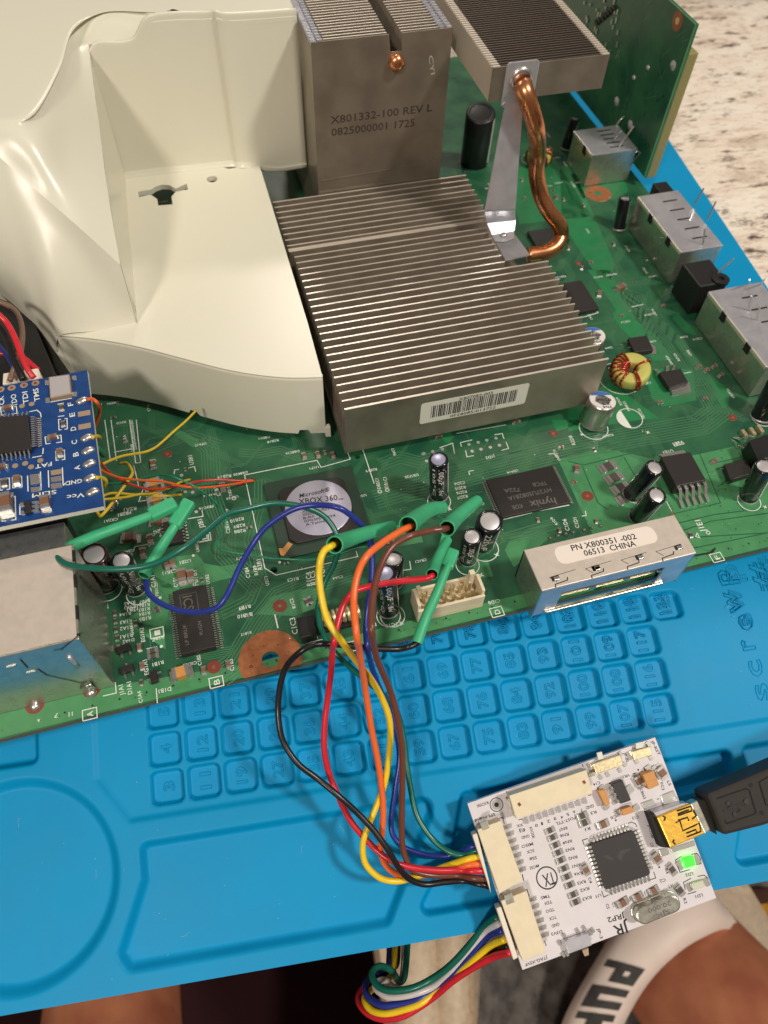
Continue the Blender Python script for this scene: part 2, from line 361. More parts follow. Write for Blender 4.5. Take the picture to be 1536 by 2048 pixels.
for k in range(170):
    u, v = rl.uniform(-4,16), rl.uniform(-3.8,3.5)
    d = min((f(u,v) for f, bb, de, wd in shapes if de > .1 and bb[0]-.1 < u < bb[2]+.1 and bb[1]-.1 < v < bb[3]+.1), default=1)
    if abs(d) < .12: continue
    dep = -sum(de for f, bb, de, wd in shapes if bb[0] < u < bb[2] and bb[1] < v < bb[3] and f(u,v) < 0)
    if rl.random() < .8: mb.box(MAT.at(u,v,dep), rl.uniform(.010,.022), rl.uniform(.008,.016), .008, rl.uniform(0,90), MAT)
    else:
        a = rl.uniform(0,6.28); pts = [MAT.at(u,v,dep+.006)]
        for q in range(4): a += rl.uniform(-.6,.6); u += .05*math.cos(a); v += .05*math.sin(a); pts.append(MAT.at(u,v,dep+.006))
        mb.tube(pts, .0035, 4)
mb.build('lint_specks', 'lint', mat_root, kind='stuff')
# ================================================================= MOTHERBOARD
mb_root = thing('motherboard', (12,12,0), 'green console motherboard with heat sinks and a copper heat pipe lying on the blue mat', 'circuit board')
Z = V((0,0,1))
XL, XR, YF, YB = -6.0, 22.75, 5.06, 30.0
def dummy(): pass
def sheet(name, m, outline, holes, z, thick, parent):
    c = bpy.data.curves.new('c','CURVE'); c.dimensions = '2D'; c.fill_mode = 'BOTH'; c.extrude = thick/2
    for loop in [outline]+holes:
        sp = c.splines.new('POLY'); sp.points.add(len(loop)-1); sp.use_cyclic_u = True
        for q, (x, y) in zip(sp.points, loop): q.co = (x, y, 0, 1)
    o = bpy.data.objects.new('c', c); me = bpy.data.meshes.new_from_object(o); bpy.data.objects.remove(o); bpy.data.curves.remove(c)
    r0 = rootloc(parent)
    for v in me.vertices: v.co.z += z-thick/2; v.co -= r0
    me.materials.clear(); me.materials.append(M[m]); ob = bpy.data.objects.new(name, me); sc.collection.objects.link(ob); ob.parent = parent; return ob
def circ(c, r, n=28): return [(c[0]+r*math.cos(2*math.pi*i/n), c[1]+r*math.sin(2*math.pi*i/n)) for i in range(n)]
hc = U(541,1319)
sheet('circuit_board', 'pcb', [(XL,YF),(XR,YF),(XR,YB),(XL,YB)], [circ(hc,.185), circ(U(715,913),.075), circ(U(548,1140),.085), circ(U(1196,389),.13), circ(U(504,961),.07)], 0, .15, mb_root)
s_ = MB(); s_.add([(XL,YF-.004,-.004),(XR,YF-.004,-.004),(XR,YF-.004,-.146),(XL,YF-.004,-.146)],[(3,2,1,0)]); s_.add([(XR+.004,YF,-.004),(XR+.004,YB,-.004),(XR+.004,YB,-.146),(XR+.004,YF,-.146)],[(3,2,1,0)]); s_.build('cut_edge','edge',mb_root)
def flat(mb, pts, z=.003, P=BOARD):
    q = [P.hit(*p)+P.n*z if len(p) == 2 else V((p[0],p[1],z)) for p in pts]
    k = len(q); nn = (q[1]-q[0]).cross(q[2]-q[0])
    a = sum(q[i].x*q[(i+1)%k].y-q[(i+1)%k].x*q[i].y for i in range(k))
    if a < 0: q.reverse()
    mb.add(q, [tuple(range(k))])
# copper pours seen through the mask
mb = MB()
for p in ([(14.4,5.1,0),(22.7,5.1,0),(22.7,8.1,0),(17.6,8.15,0),(16.2,9.0,0),(14.9,8.9,0),(14.8,6.3,0)],
          [(-6,5.1,0),(14.2,5.1,0),(14.2,5.42,0),(9.4,5.46,0),(6.3,5.36,0),(3.4,5.62,0),(-6,5.62,0)]): flat(mb, p)
flat(mb, zk(790,520,980,400,1130,300,1000,240,860,520,900,620,1050,560,1060,700))
flat(mb, zk(1010,120,1260,90,1310,150,1420,170,1536,150,1536,230,1400,260,1310,290,1130,320,1030,300,980,200))
flat(mb, zg(120,1350,230,1220,340,1190,430,1170,560,1150,560,1300,400,1360))
flat(mb, zh(650,1000,700,900,960,850,1000,900,760,1100,720,1130))
flat(mb, zh(400,1080,520,1070,560,1200,430,1220)); flat(mb, zg(1100,700,1300,690,1340,820,1120,860))
flat(mb, zf(640,90,700,70,880,160,870,210,830,220))
mb.build('copper_pour', 'pour', mb_root)
mb = MB()
flat(mb, zi(150,0,320,0,350,60,420,230,480,300,520,380,600,450,620,560,480,520,380,420,340,330,370,310,330,250))
flat(mb, zi(320,860,700,1140,560,1150,0,1240,0,1060,130,1000)); flat(mb, zi(650,760,960,760,980,960,990,1000,720,1050,640,980,600,850)); flat(mb, zi(1090,800,1240,930,1230,1050,1180,1060,1100,880)); flat(mb, zi(840,330,980,470,980,500,900,480,800,370))
flat(mb, z3(590,760,640,740,840,1200,820,1272,770,1270,600,1020)); flat(mb, z3(640,790,880,800,900,870,830,910,690,900)); flat(mb, zi(620,450,720,560,800,690,650,700,560,560))
flat(mb, zh(1010,0,1240,0,1290,10,1050,90)); flat(mb, zh(0,20,240,0,240,180,200,180,140,100,0,120))
flat(mb, [(17.6,18.6,0),(20.2,18.4,0),(20.3,22.5,0),(18.3,22.5,0)])
mb.build('ground_pour', 'pour2', mb_root)
# tracks
tr = MB()
def bundle(pts, cnt, sp, wd=.030, P=BOARD, z=.006):
    q = [P.hit(*p) for p in pts]; n = len(q)
    for k in range(cnt):
        off = (k-(cnt-1)/2)*sp; out = []
        for i in range(n):
            a = (q[i]-q[i-1]).normalized() if i else (q[1]-q[0]).normalized(); c = (q[i+1]-q[i]).normalized() if i < n-1 else a
            d = (a+c).normalized(); out.append(q[i]+Z.cross(d)*(off/max(.4, d.dot(a))))
        tr.strip(out, wd, Z, z)
bundle([(800,985),(1136,897),(1400,850),(1437,822),(1396,755),(1345,685),(1272,618),(1262,590)], 9, .085)
bundle([(1290,800),(1380,790),(1395,740),(1340,665),(1290,600)], 5, .07, .02)
bundle([(440,1350),(470,1330),(520,1245),(560,1195),(640,1160),(700,1140)], 9, .072)
bundle([(400,880),(420,900),(425,1000),(452,1070),(450,1110),(520,1180)], 7, .075)
bundle([(478,905),(520,908),(560,900),(600,915),(640,905)], 4, .08)
bundle([(750,1000),(800,985),(850,980),(890,950)], 7, .09)
bundle([(760,930),(800,915),(840,925),(900,905)], 5, .09)
bundle([(440,1230),(500,1200),(520,1150),(500,1080),(520,1000),(520,960)], 4, .09)
bundle([(930,1060),(1010,1075),(1060,1060),(1110,1045)], 4, .07)
bundle([(940,1120),(970,1100),(1000,1080),(1120,1050)], 3, .08)
bundle([(1130,905),(1200,890),(1240,880)], 8, .05, .02)
bundle([(1225,540),(1290,640),(1330,720),(1370,800)], 6, .06, .02)
bundle([(1180,300),(1250,420),(1330,540)], 5, .09, .03)
bundle([(255,840),(262,900),(290,960)], 4, .08, .02)
bundle([(300,900),(380,870),(440,890)], 4, .09)
bundle([(380,1300),(420,1310),(470,1300)], 5, .05, .02)
rt = random.Random(4)
def free(x, y):
    for (a, b_, c, d) in ((9.3,15.3+1,10.2,19),(9.4,16.4,10.2,30),(7.2,9.6,7.7,10.1),(12.7,14.7,7.4,8.8),(4.6,5.6,5.8,7.5),(-9,3.3,5.6,8),(16.4,20.5,8.2,9.2)):
        if a < x < b_ and c < y < d: return False
    return True
dirs = [(1,0),(.707,.707),(0,1),(-.707,.707),(-1,0),(-.707,-.707),(0,-1),(.707,-.707)]
for k in range(210):
    x, y = rt.uniform(3,22.4), rt.uniform(5.9,22)
    if x > 14.6 and y < 8.6: continue
    d = rt.randrange(8); pts = [V((x,y,0))]
    for q in range(rt.randint(2,5)):
        L = rt.uniform(.25,.9); x += dirs[d][0]*L; y += dirs[d][1]*L
        if not (2 < x < 22.4 and 5.8 < y < 24): break
        pts.append(V((x,y,0))); d = (d+rt.choice((-1,1)))%8
    if len(pts) > 1:
        cnt = rt.choice((1,2,3,3,4,5,6)); zz = .0052+.0006*(k%9)/9; n = len(pts)
        for q in range(cnt):
            off = (q-(cnt-1)/2)*.046; o_ = []
            for i in range(n):
                a = (pts[i]-pts[i-1]).normalized() if i else (pts[1]-pts[0]).normalized(); c = (pts[i+1]-pts[i]).normalized() if i < n-1 else a
                dd = (a+c).normalized(); o_.append(pts[i]+Z.cross(dd)*(off/max(.4, dd.dot(a))))
            tr.strip(o_, .017, Z, zz)
tr.build('copper_tracks', 'trace', mb_root, kind='stuff')
# dark seams in the large pour at the right
mb = MB()
for p in (zj(0,240,120,270,240,240,560,160,700,150,800,180,960,130), zj(430,210,500,330,600,420,760,520), zj(830,720,1120,650,1536,600), zj(860,780,1100,700,1536,640), zj(900,920,1200,860,1536,790), zj(1010,180,1170,560,960,610,780,650), zj(110,280,160,400,230,560,300,610), zj(1300,560,1350,620), zj(1240,60,1330,210,1100,260), zj(880,830,1536,790)): mb.strip([U(*q) for q in p], .028, Z, .0058)
for k in range(60):
    x, y = rt.uniform(14.8,22.5), rt.uniform(5.3,8.2); mb.cyl((x,y,.0), Z, .022, .006, 8)
for k in range(150): mb.cyl((rt.uniform(-1,22),5.26+rt.uniform(-.02,.02) if k < 60 else rt.uniform(5.6,9.5),.0), Z, .018, .0056, 8)
mb.build('mask_seams', 'pcb', mb_root, kind='stuff')
mb = MB(); m2 = MB()
for k in range(36):
    x = 2.2+k*.56; mb.ring((x,5.30,.004), Z, .022, .034, 12, .003); m2.cyl((x,5.30,.003), Z, .022, .003, 10)
mb.build('edge_via_rings', 'trace', mb_root, kind='stuff'); m2.build('edge_vias', 'hole', mb_root, kind='stuff')
# copper rings, pads
def pad(px, r, rh, m='copper', name='mounting_pad', z=.008):
    s_ = MB(); c = U(*px) if len(px) == 2 else V(px); s_.lathe(c, Z, [(rh,-.1),(rh,z),(r,z),(r+.01,0)], 36); return s_.build(name, m, mb_root)
s_ = MB(); pts = []
R_ = .70
for i in range(48):
    a = 2*math.pi*i/48; x, y = hc.x+R_*math.cos(a), max(YF+.01, hc.y+R_*math.sin(a)); pts.append((x,y))
n = 48; vs = [V((x,y,.007)) for x, y in pts]+[V((hc.x+.19*math.cos(2*math.pi*i/n), hc.y+.19*math.sin(2*math.pi*i/n), .007)) for i in range(n)]
s_.add(vs, [(i,(i+1)%n,n+(i+1)%n,n+i) for i in range(n)]); big = s_.build('mounting_pad', 'copper', mb_root)
s_ = MB()
for k in range(8):
    a = k*math.pi/4+.2; s_.cyl((hc.x+.42*math.cos(a), hc.y+.36*math.sin(a), .007), Z, .015, .003, 8)
s_.build('pad_via', 'hole', big)
pad((1196,387), .46, .13)
for p, r in (((560,1212),.16),((428,1334),.15),((1175,992),.15),((1107,867),.10),((335,908),.11),((1465,835),.11),((1157,527),.09),((480,967),.09),((1345,1030),.05)):
    pad(p, r, .045, 'copring', 'test_ring'); s_ = MB(); s_.cyl(U(*p)+Z*.0, Z, .045, .006, 12); s_.build('test_ring_centre', 'copper', mb_root)
for p in ((183,1378),(70,1410)): pad(p, .19, .06, 'copring', 'shield_pad')
for p in (zk(585,975)[0], zk(225,1062)[0]):
    s_ = MB(); c = U(*p); s_.lathe(c, Z, [(.12,0),(.10,.05),(.05,.09),(0,.10)], 16); s_.build('solder_joint', 'solder', mb_root, smooth=True)
# ---- silkscreen
sk = MB()
def L(pts, wd=.022): sk.strip([U(*p) for p in pts], wd, Z, .0095)
def Lb(x0, y0, x1, y1, wd=.022): sk.strip([(x0,y0,0),(x1,y0,0),(x1,y1,0),(x0,y1,0),(x0,y0+.001,0)], wd, Z, .0095)
def T(s, *p, hs=1.0, height=None): tpx(sk, s, p, BOARD, hs, .0095, height=height)
x0, y0, x1, y1 = 6.863, 10.472, 10.008, 7.392
sk.strip([(x0,y0,0),(x0,y1+.25,0),(x0+.22,y1,0),(x0+2.2,y1,0),(x0+2.2,y1+.16,0)], .022, Z, .0095)
sk.strip([(x0,y0,0),(x0+1.9,y0,0),(x0+1.95,y0-.25,0),(x0+2.75,y0-.18,0),(x0+2.72,y0+.35,0),(x1+.02,y0+.4,0)], .022, Z, .0095); sk.strip([(x1,y0+.1,0),(x1,y0-1.1,0)], .022, Z, .0095)
L(zk(680,380,692,440),.025); L(zk(660,1000,745,980,738,910)); L(zk(1000,950,1008,1045)); L(zl(480,388,605,362)); L(zl(255,180,278,280),.03)
L(zl(880,395,885,378)); L(zg(975,1440,995,1432,990,1410)); L(zh(375,395,380,425)); L(zh(375,395,412,388)); L(zh(985,265,1030,258,1045,285)); L(zh(1240,740,1275,735,1270,700)); L(zh(640,765,858,712),.03); L(zh(918,697,1145,655),.03); L(zk(1180,740,1370,695),.03)
L(zf(790,800,915,780,905,730)); L(zf(870,990,960,972,955,925),.03); L(zf(680,440,685,405,720,400)); L(zf(795,390,845,378,855,420)); L(zf(355,1060,362,1025,480,1005,482,1025)); L(zh(265,260,250,180,150,215)); L(zh(310,175,400,155)); L(zh(310,175,318,205)); L(zh(350,235,360,285,412,275)); L(zh(570,115,630,105,645,145)); L(zh(660,170,680,220,625,235)); L(zh(280,105,660,38))
L(zi(490,285,580,265)); L(zi(890,795,945,785)); L(zj(755,550,795,625)); L(zi(60,90,230,330,30,390),.03); L(zf(120,0,165,330)); L(zf(170,0,215,330)); L(zf(320,0,370,350,410,345,375,0)); L(zf(195,262,340,235)); L(zf(355,370,395,540,430,560,395,660,465,650,455,600)); L(zg(1240,960,1250,1020,1180,1030)); L(zg(1100,740,1130,830))
# boxed row letters
for ch, q in (('A', zk(575,1115)[0]), ('B', zk(1385,910)[0]), ('I', zk(1005,595)[0]), ('D', zh(590,1475)[0]), ('F', zj(1143,980)[0]), ('C', (708,1292)), ('L', zf(925,950)[0])):
    c = U(*q); a, b_ = (.145,.115); Lb(c.x-a, c.y-b_, c.x+a, c.y+b_)
    text(sk, ch, c+V((.07,-.06,0)), c+V((.07,.06,0)), Z, h=.0095, height=.13)
for s, p in (('R1A3', zk(845,505,768,520)), ('R1A2', zk(848,545,768,560)), ('R1A1', zk(850,595,770,612)), ('D1A2', zk(860,628,785,643)), ('R1A5', zk(865,388,795,402)), ('C1A3', zk(868,415,795,428)), ('R1A4', zk(838,460,765,472)), ('R1B7', zk(960,378,890,392)), ('R1B6', zk(958,402,890,415)), ('R1B3', zk(958,428,888,442)), ('R1B4', zk(960,456,890,470)), ('R1B5', zk(965,485,890,502)), ('R1B2', zk(1005,680,938,695)), ('R1B1', zk(1045,770,975,790)), ('RT1B1', zk(1200,798,1100,822)), ('D1B1', zk(1095,940,1015,958)), ('U2B1', zk(1220,122,1150,138)), ('C2B11', zk(1130,185,1040,205)), ('R1B9', zf(1295,1490,1200,1515)), ('R1B10', zf(1310,1555,1190,1580)), ('R1B11', zl(88,160,20,180)), ('R1B12', zl(80,300,5,322)), ('R2B10', zf(1240,785,1130,810)), ('R2B9', zf(1250,835,1160,855)), ('R2B8', zf(1255,880,1165,895)), ('R2B12', zf(1270,1100,1180,1115)), ('R1C3', zg(425,1075,345,1092)), ('R2A1', zf(375,700,275,715)), ('FB2B1', zf(330,735,225,760)), ('CR2A1', zf(225,790,115,810)), ('C2B7', zf(525,915,445,935)), ('C2A7', zf(355,1045,270,1062)), ('EG', zf(560,885,510,900)), ('C1C10', zg(1180,1400,1060,1425)), ('C1D8', zh(610,1375,520,1395)), ('J1D2', zh(570,268,500,285)), ('1002', zh(420,38,370,50)), ('U1E1', zj(800,150,725,165)), ('C2E7', zj(880,90,805,108)), ('R2B19', zf(1140,440,1030,455)), ('U2B2', zf(600,1060,540,1072)), ('10', zk(990,640,975,643)), ('C1C12', zg(1230,1070,1160,1085)), ('CR1C1', zg(1360,940,1280,958)), ('C2D6', zh(340,470,260,485)), ('R2D5', zh(345,505,265,522)), ('R2D6', zh(355,540,275,555)), ('R2D7', zh(360,575,280,592)), ('V2E1', zi(880,1310,800,1330)), ('J2B1', zf(395,1505,300,1520))): T(s, *p)
for s, p in (('J1A1', zk(797,990,785,925)), ('D1A1', zk(848,985,838,905)), ('C1A4', zk(915,1040,903,965)), ('EG1A2', zk(930,650,918,560)), ('EG1A1', zk(955,860,940,765)), ('FB1B1', zk(1270,290,1258,195)), ('U1B2', zk(1345,280,1335,220)), ('C1B1', zk(1140,300,1130,240)), ('C1B2', zk(1292,800,1280,735)), ('C1B3', zk(1500,835,1488,760)), ('C1A1', zk(1000,300,990,225)), ('U2C1', zg(215,1135,200,1070)), ('R2B1', zg(165,1020,150,945)), ('R1B9', zg(135,1060,120,990)), ('C1B4', zg(75,1080,60,1005)), ('R1C4', zg(525,1140,515,1040)), ('R1C5', zg(560,1130,545,1030)), ('R1C1', zg(630,1110,615,1000)), ('DB2C1', zg(1030,430,1010,355)), ('DB1C1', zg(1085,425,1070,345)), ('J2B1', zf(925,870,905,800)), ('C2B1', zf(1060,610,1030,540)), ('DB2B1', zf(1150,610,1130,540)), ('CR1A', zf(305,185,290,120)), ('C2A2A3A8A3A9A2A8A1', zf(380,240,345,0)), ('U3B1', zf(840,360,825,285)), ('C2B16', zf(1135,915,1115,820)), ('R1C2', zl(410,130,385,60)), ('C1C3', zl(425,320,400,200)), ('J1E1', zj(1060,780,1015,690)), ('R1D9', zh(1060,800,1015,745)), ('C1D6', zh(1150,850,1120,760)), ('C1D1', zh(1225,830,1200,750)), ('R2D8', zh(1195,190,1165,120))): T(s, *p)
T('+', *zk(1000,345,965,330), height=.17); T('+', *zh(250,670,215,660), height=.17); T('+', *zh(612,1020,575,1010), height=.17); T('+', *zh(495,1175,455,1165), height=.17); T('+', *zi(130,1255,95,1245), height=.15); T('+', *zi(635,1240,600,1228), height=.15); T('+', *zj(1536,585,1505,570), height=.16); T('+', *zg(1205,1400,1175,1390), height=.16)
T('7', *zk(375,1108,350,1110), height=.1); T('11', *zk(465,1098,440,1104), height=.1); T('4', *zk(255,1140,238,1148), height=.08)
def circle_silk(px, r, wd=.022): c = U(*px); sk.ring(c+Z*.0085, Z, r-wd, r, 40, .002)
for p, r in (((1240,757),.62),((1259,837),.36),((878,1003),.30),((968,1098),.36),((935,1130),.29),((785,1232),.29),((777,1232),.28),((1187,857),.40),((216,1178),.33),((278,1188),.29),((1498,1003),.30),((1268,988),.30),((1066,320),.42),((1525,835),.33)): circle_silk(p, r)
c = U(1259,837); pts = [(c.x+.34*math.cos(a), c.y+.34*math.sin(a)) for a in [math.radians(110+k*12) for k in range(13)]]; sk.add([V((x,y,.009)) for x, y in pts], [tuple(range(len(pts)))])
for p in zk(1025,370,1033,682)+zf(835,1097)+zg(290,970)+zh(440,1380): c = U(*p); sk.cyl(c+Z*.004, Z, .035, .006, 14)
L(zj(990,790,1010,830,980,820,990,790),.02)
rs = random.Random(12)
for k in range(230):
    x, y = rs.uniform(3.4,22.2), rs.uniform(5.6,24)
    if not free(x, y) or (y < 8 and 14.8 < x) or (y < 7.4 and 9.4 < x < 12.4): continue
    s = rs.choice(['R','C','C','R','FB','U','DB'])+str(rs.randint(1,8))+rs.choice('ABCDEFT')+str(rs.randint(1,29)); Lg = .060*len(s)
    if rs.random() < .55: text(sk, s, (x,y,0), (x-Lg,y,0), Z, h=.0092, height=.075)
    else: text(sk, s, (x,y,0), (x,y+Lg,0), Z, h=.0092, height=.075)
sk.build('silkscreen_print', 'silk', mb_root)
# ---- small surface-mount parts
def proto_smd(l, w, h, body, name):
    s_ = MB(); s_.box((0,0,.008), l*.62, w, h); a = s_.v; f = s_.f
    me = bpy.data.meshes.new(name); t2 = MB(); t2.box((0,0,.008), l*.6, w, h); n1 = len(t2.f)
    t2.box((-l*.40,0,.006), l*.22, w*1.04, h*1.04); t2.box((l*.40,0,.006), l*.22, w*1.04, h*1.04); n2 = len(t2.f)
    t2.box((-l*.60,0,.004), l*.26, w*1.2, .02); t2.box((l*.60,0,.004), l*.26, w*1.2, .02)
    me.from_pydata(t2.v, [], t2.f); me.materials.append(M[body]); me.materials.append(M['solder'])
    for i, p in enumerate(me.polygons): p.material_index = 0 if i < n1 else 1
    return me
SMD = {'c': proto_smd(.22,.13,.10,'brownc','smd'), 'r': proto_smd(.20,.12,.05,'resistor','smd'), 't': proto_smd(.34,.24,.18,'tan','smd'), 'C': proto_smd(.34,.20,.16,'brownc','smd'), 's': proto_smd(.26,.20,.09,'resistor','smd'), 'R': proto_smd(.36,.24,.06,'resistor','smd')}
def smd(kind, P, u, v, ang, parent, name, scale=1.0, flip=False):
    o = bpy.data.objects.new(name, SMD[kind]); sc.collection.objects.link(o); o.parent = parent
    mt = Matrix((P.ex, P.ey, P.n)).transposed().to_4x4(); mt.translation = P.at(u, v)-rootloc(parent)
    o.matrix_local = mt @ Matrix.Rotation(math.radians(ang),4,'Z') @ Matrix.Scale(scale,4); return o
def S(kind, pts, ang=0, scale=1.0, name=None):
    for p in pts: q = U(*p); smd(kind, BOARD, q.x, q.y, ang, mb_root, name or {'c':'ceramic_capacitor','r':'chip_resistor','t':'tantalum_capacitor','C':'ceramic_capacitor','s':'chip_resistor','R':'shunt_resistor'}[kind], scale)
S('R', zj(305,288,352,372,402,452,440,530), 10, 1.0)
S('t', zf(520,535,545,655), 5, 1.0); S('C', zf(330,965,560,830), -10, 1.0); S('C', zk(1168,240), 90, .95); S('C', zk(1222,235), 90, .75)
S('c', zf(430,1080,490,970,515,365,1075,550), 90); S('c', zf(625,1175,665,1165), 100); S('r', zk(978,712,982,746), 0, .85); S('t', zk(1165,862), 4, 1.0)
S('c', zj(65,305), 70, .9); S('c', zi(240,190), 60, .9); S('c', z3(575,900), 70, .8); S('c', zk(1305,838,1463,800), 90, .7); S('c', zk(895,690,912,810), 90, .7); S('r', zk(905,915), 90, .6)
S('c', zg(680,190,570,185,470,195), 90, .75); S('c', zf(200,680,220,640,300,1190), 30, .6); S('r', zk(735,470,740,520,742,575,750,630), 90, .6); S('r', zk(1000,440,1010,455), 0, .6); S('c', zh(140,125,735,10), 5, .9); S('c', zh(905,770,1350,780,1070,850), 80, .5)
S('c', zj(1120,250), 20, .8); S('C', zi(400,150), 15, .9); S('c', zi(1000,750,1060,775,1120,745,1170,815), 20, .7); S('r', zj(940,810), 80, .7); S('c', zh(1180,480), 20, .6); S('r', zg(510,1250,490,1260), 100, .8); S('c', z3(430,905,630,1130,690,1220,520,930), 60, .6)
S('s', zk(740,690), 0, .5)
for k in range(120):
    x, y = rs.uniform(3.4,21.5), rs.uniform(5.7,24)
    if not free(x, y) or (y < 8.4 and 14.6 < x) or (y < 7.4 and 9.2 < x < 12.4): continue
    smd(rs.choice('crrc'), BOARD, x, y, rs.choice((0,90)), mb_root, 'small_component', rs.uniform(.42,.6))
def sot(px, ang, l=.30, w=.16, parent=mb_root, P=BOARD, h=.11, name='transistor', pins=(2,1), body='chip'):
    c = P.hit(*px); s_ = MB(); s_.box(c+P.n*.02, l, w, h, ang, P, .93); o = s_.build(name, body, parent, bevel=.008)
    s_ = MB(); a = math.radians(ang); ex = P.ex*math.cos(a)+P.ey*math.sin(a); ey = P.ey*math.cos(a)-P.ex*math.sin(a)
    for sgn, k in ((-1,pins[0]),(1,pins[1])):
        for i in range(k): s_.box(c+ex*((i-(k-1)/2)*l*.6)+ey*(sgn*(w/2+.035)), l*.16, .10, .035, ang, P)
    s_.build('pin', 'solder', o); return o
sot(zk(800,705)[0], 8); sot(zk(820,835)[0], 8, .28); sot(zk(990,885)[0], 95, .28); 
# leaded chips
def ic(name, x, y, sx, sy, h, lead, n, side='x', z=.03, mt='chip'):
    s_ = MB(); s_.prism([(x,y,z),(x+sx,y,z),(x+sx,y-sy,z),(x,y-sy,z)], Z, h); o = s_.build(name, mt, mb_root, bevel=.015)
    for i in range(n):
        t_ = (i+.5)/n
        for sg in (0,1):
            s_ = MB()
            if side == 'x':
                yy = y-sy*t_; xx = x-.0 if sg == 0 else x+sx; d = -1 if sg == 0 else 1
                ww = sy/n*.42; prof = [(0,h*.55+z),(lead*.35,h*.55+z),(lead*.6,.035),(lead,.03)]
                for (a, za_), (b_, zb_) in zip(prof[:-1], prof[1:]): s_.prism([(xx+d*a,yy-ww/2,za_),(xx+d*b_,yy-ww/2,zb_),(xx+d*b_,yy+ww/2,zb_),(xx+d*a,yy+ww/2,za_)], Z, -.018)
            else:
                xx = x+sx*t_; yy = y if sg == 0 else y-sy; d = 1 if sg == 0 else -1
                ww = sx/n*.42; prof = [(0,h*.55+z),(lead*.35,h*.55+z),(lead*.6,.035),(lead,.03)]
                for (a, za_), (b_, zb_) in zip(prof[:-1], prof[1:]): s_.prism([(xx-ww/2,yy+d*a,za_),(xx-ww/2,yy+d*b_,zb_),(xx+ww/2,yy+d*b_,zb_),(xx+ww/2,yy+d*a,za_)], Z, -.018)
            s_.build('lead', 'solder', o)
    return o
c1 = ic('clock_chip', 4.723, 7.451, .75, 1.59, .20, .15, 28)
s_ = MB(); q = Plane((0,0,.232),(1,0,0),(0,1,0),Z)
tpx(s_, 'ICS', zk(1180,365,1175,435)[::1][:2], q, height=.26); tpx(s_, '9UGH', zk(1290,590,1280,520), q); tpx(s_, 'LF BRUF', zk(1215,640,1190,530), q)
text(s_, 'ICS', V((4.723+.22,7.25,.232)), V((4.723+.22,6.90,.232)), Z, h=.002, height=.24); s_.strip([(4.88,7.30,0),(5.26,7.30,0),(5.26,6.85,0),(4.88,6.85,0),(4.88,7.30,0)], .012, Z, .234)
s_ = MB()
text(s_, 'ICS', (5.22,7.28,.232), (5.22,6.90,.232), Z, h=.002, height=-.24) if False else None
text(s_, 'ICS', (4.93,7.25,.232), (4.93,6.88,.232), Z, h=.002, height=.22); s_.strip([(4.87,7.30,0),(5.24,7.30,0),(5.24,6.82,0),(4.87,6.82,0),(4.87,7.305,0)], .012, Z, .2335)
text(s_, 'LF BRUF', (4.92,6.05,.232), (4.92,6.55,.232), Z, h=.002, height=.08); text(s_, '9UGH', (5.25,6.2,.232), (5.25,6.55,.232), Z, h=.002, height=.08)
s_.build('chip_print', 'mark', c1)
c2 = ic('flash_chip', 12.783, 8.697, 1.84, 1.20, .08, .10, 24)
s_ = MB(); q = Plane((0,0,.112),(1,0,0),(0,1,0),Z)
for s, p, hh in (('hynix', zh(1035,595,835,625), .22), ('KOR', zh(780,645,700,658), .13), ('HY27US08281A', zh(1000,520,670,590), .13), ('722A', zh(765,520,640,530), .12), ('TPCB', zh(970,470,860,485), .12)): tpx(s_, s, p, q, h=.002, height=hh)
s_.build('chip_print', 'mark', c2)
c3 = ic('driver_chip', *(lambda a: (a.x-.03, a.y+.02))(U(*zf(610,860)[0])), .42, .66, .14, .12, 7)
# ball-grid processor with a round metal lid
s_ = MB(); s_.prism([(7.274,10.014,.04),(9.558,10.014,.04),(9.558,7.73,.04),(7.274,7.73,.04)], Z, .06); sb = s_.build('bridge_chip', 'chipedge', mb_root, bevel=.01)
s_ = MB(); a, b_ = .30, .16; x, y, k = 7.274, 10.014, 2.284; pts = [(x+a+b_,y-a),(x+k-a-b_,y-a),(x+k-a,y-a-b_),(x+k-a,y-k+a+b_),(x+k-a-b_,y-k+a),(x+a+b_,y-k+a),(x+a,y-k+a+b_),(x+a,y-a-b_)]
s_.prism([(p[0],p[1],.10) for p in pts], Z, .06); s_.build('moulded_cap', 'chip', sb, bevel=.02)
cc = U(636.8,1013.9,.17); s_ = MB(); s_.lathe((cc.x,cc.y,.155), Z, [(.82,0),(.82,.012),(.805,.02),(0,.02)], 48); s_.build('metal_lid', 'disc', sb, smooth='auto')
s_ = MB(); q = Plane((0,0,.176),(1,0,0),(0,1,0),Z)
for s, p, hh in (('Microsoft\u00ae', zg(435,498,655,448), .13), ('XBOX 360', zg(430,545,715,512), .17), ('TM', zg(720,515,755,508), .05), ('X02056-027', zg(452,608,660,583), .075), ('X02056', zg(458,630,555,612), .07), ('B-R0', zg(465,655,545,638), .07), ('0703PJ  F024', zg(472,678,700,632), .07), ('A Taiwan', zg(482,702,640,668), .07)): tpx(s_, s, p, q, h=.002, height=hh, shear=.25 if 'Micro' in s else 0)
s_.build('lid_print', 'black_print', sb)
s_ = MB(); flat(s_, zg(285,882,320,880,355,835,388,852,322,938,300,932), .105); s_.build('corner_marker', 'tan', sb)
# memory chips half hidden by the heat sink
for px, sx, sy in (((1150,600),.95,1.35),((1095,478),1.2,.75)):
    c = U(*px); s_ = MB(); s_.box((c.x,c.y,.03), sx, sy, .11); s_.build('memory_chip', 'chip', mb_root, bevel=.01)
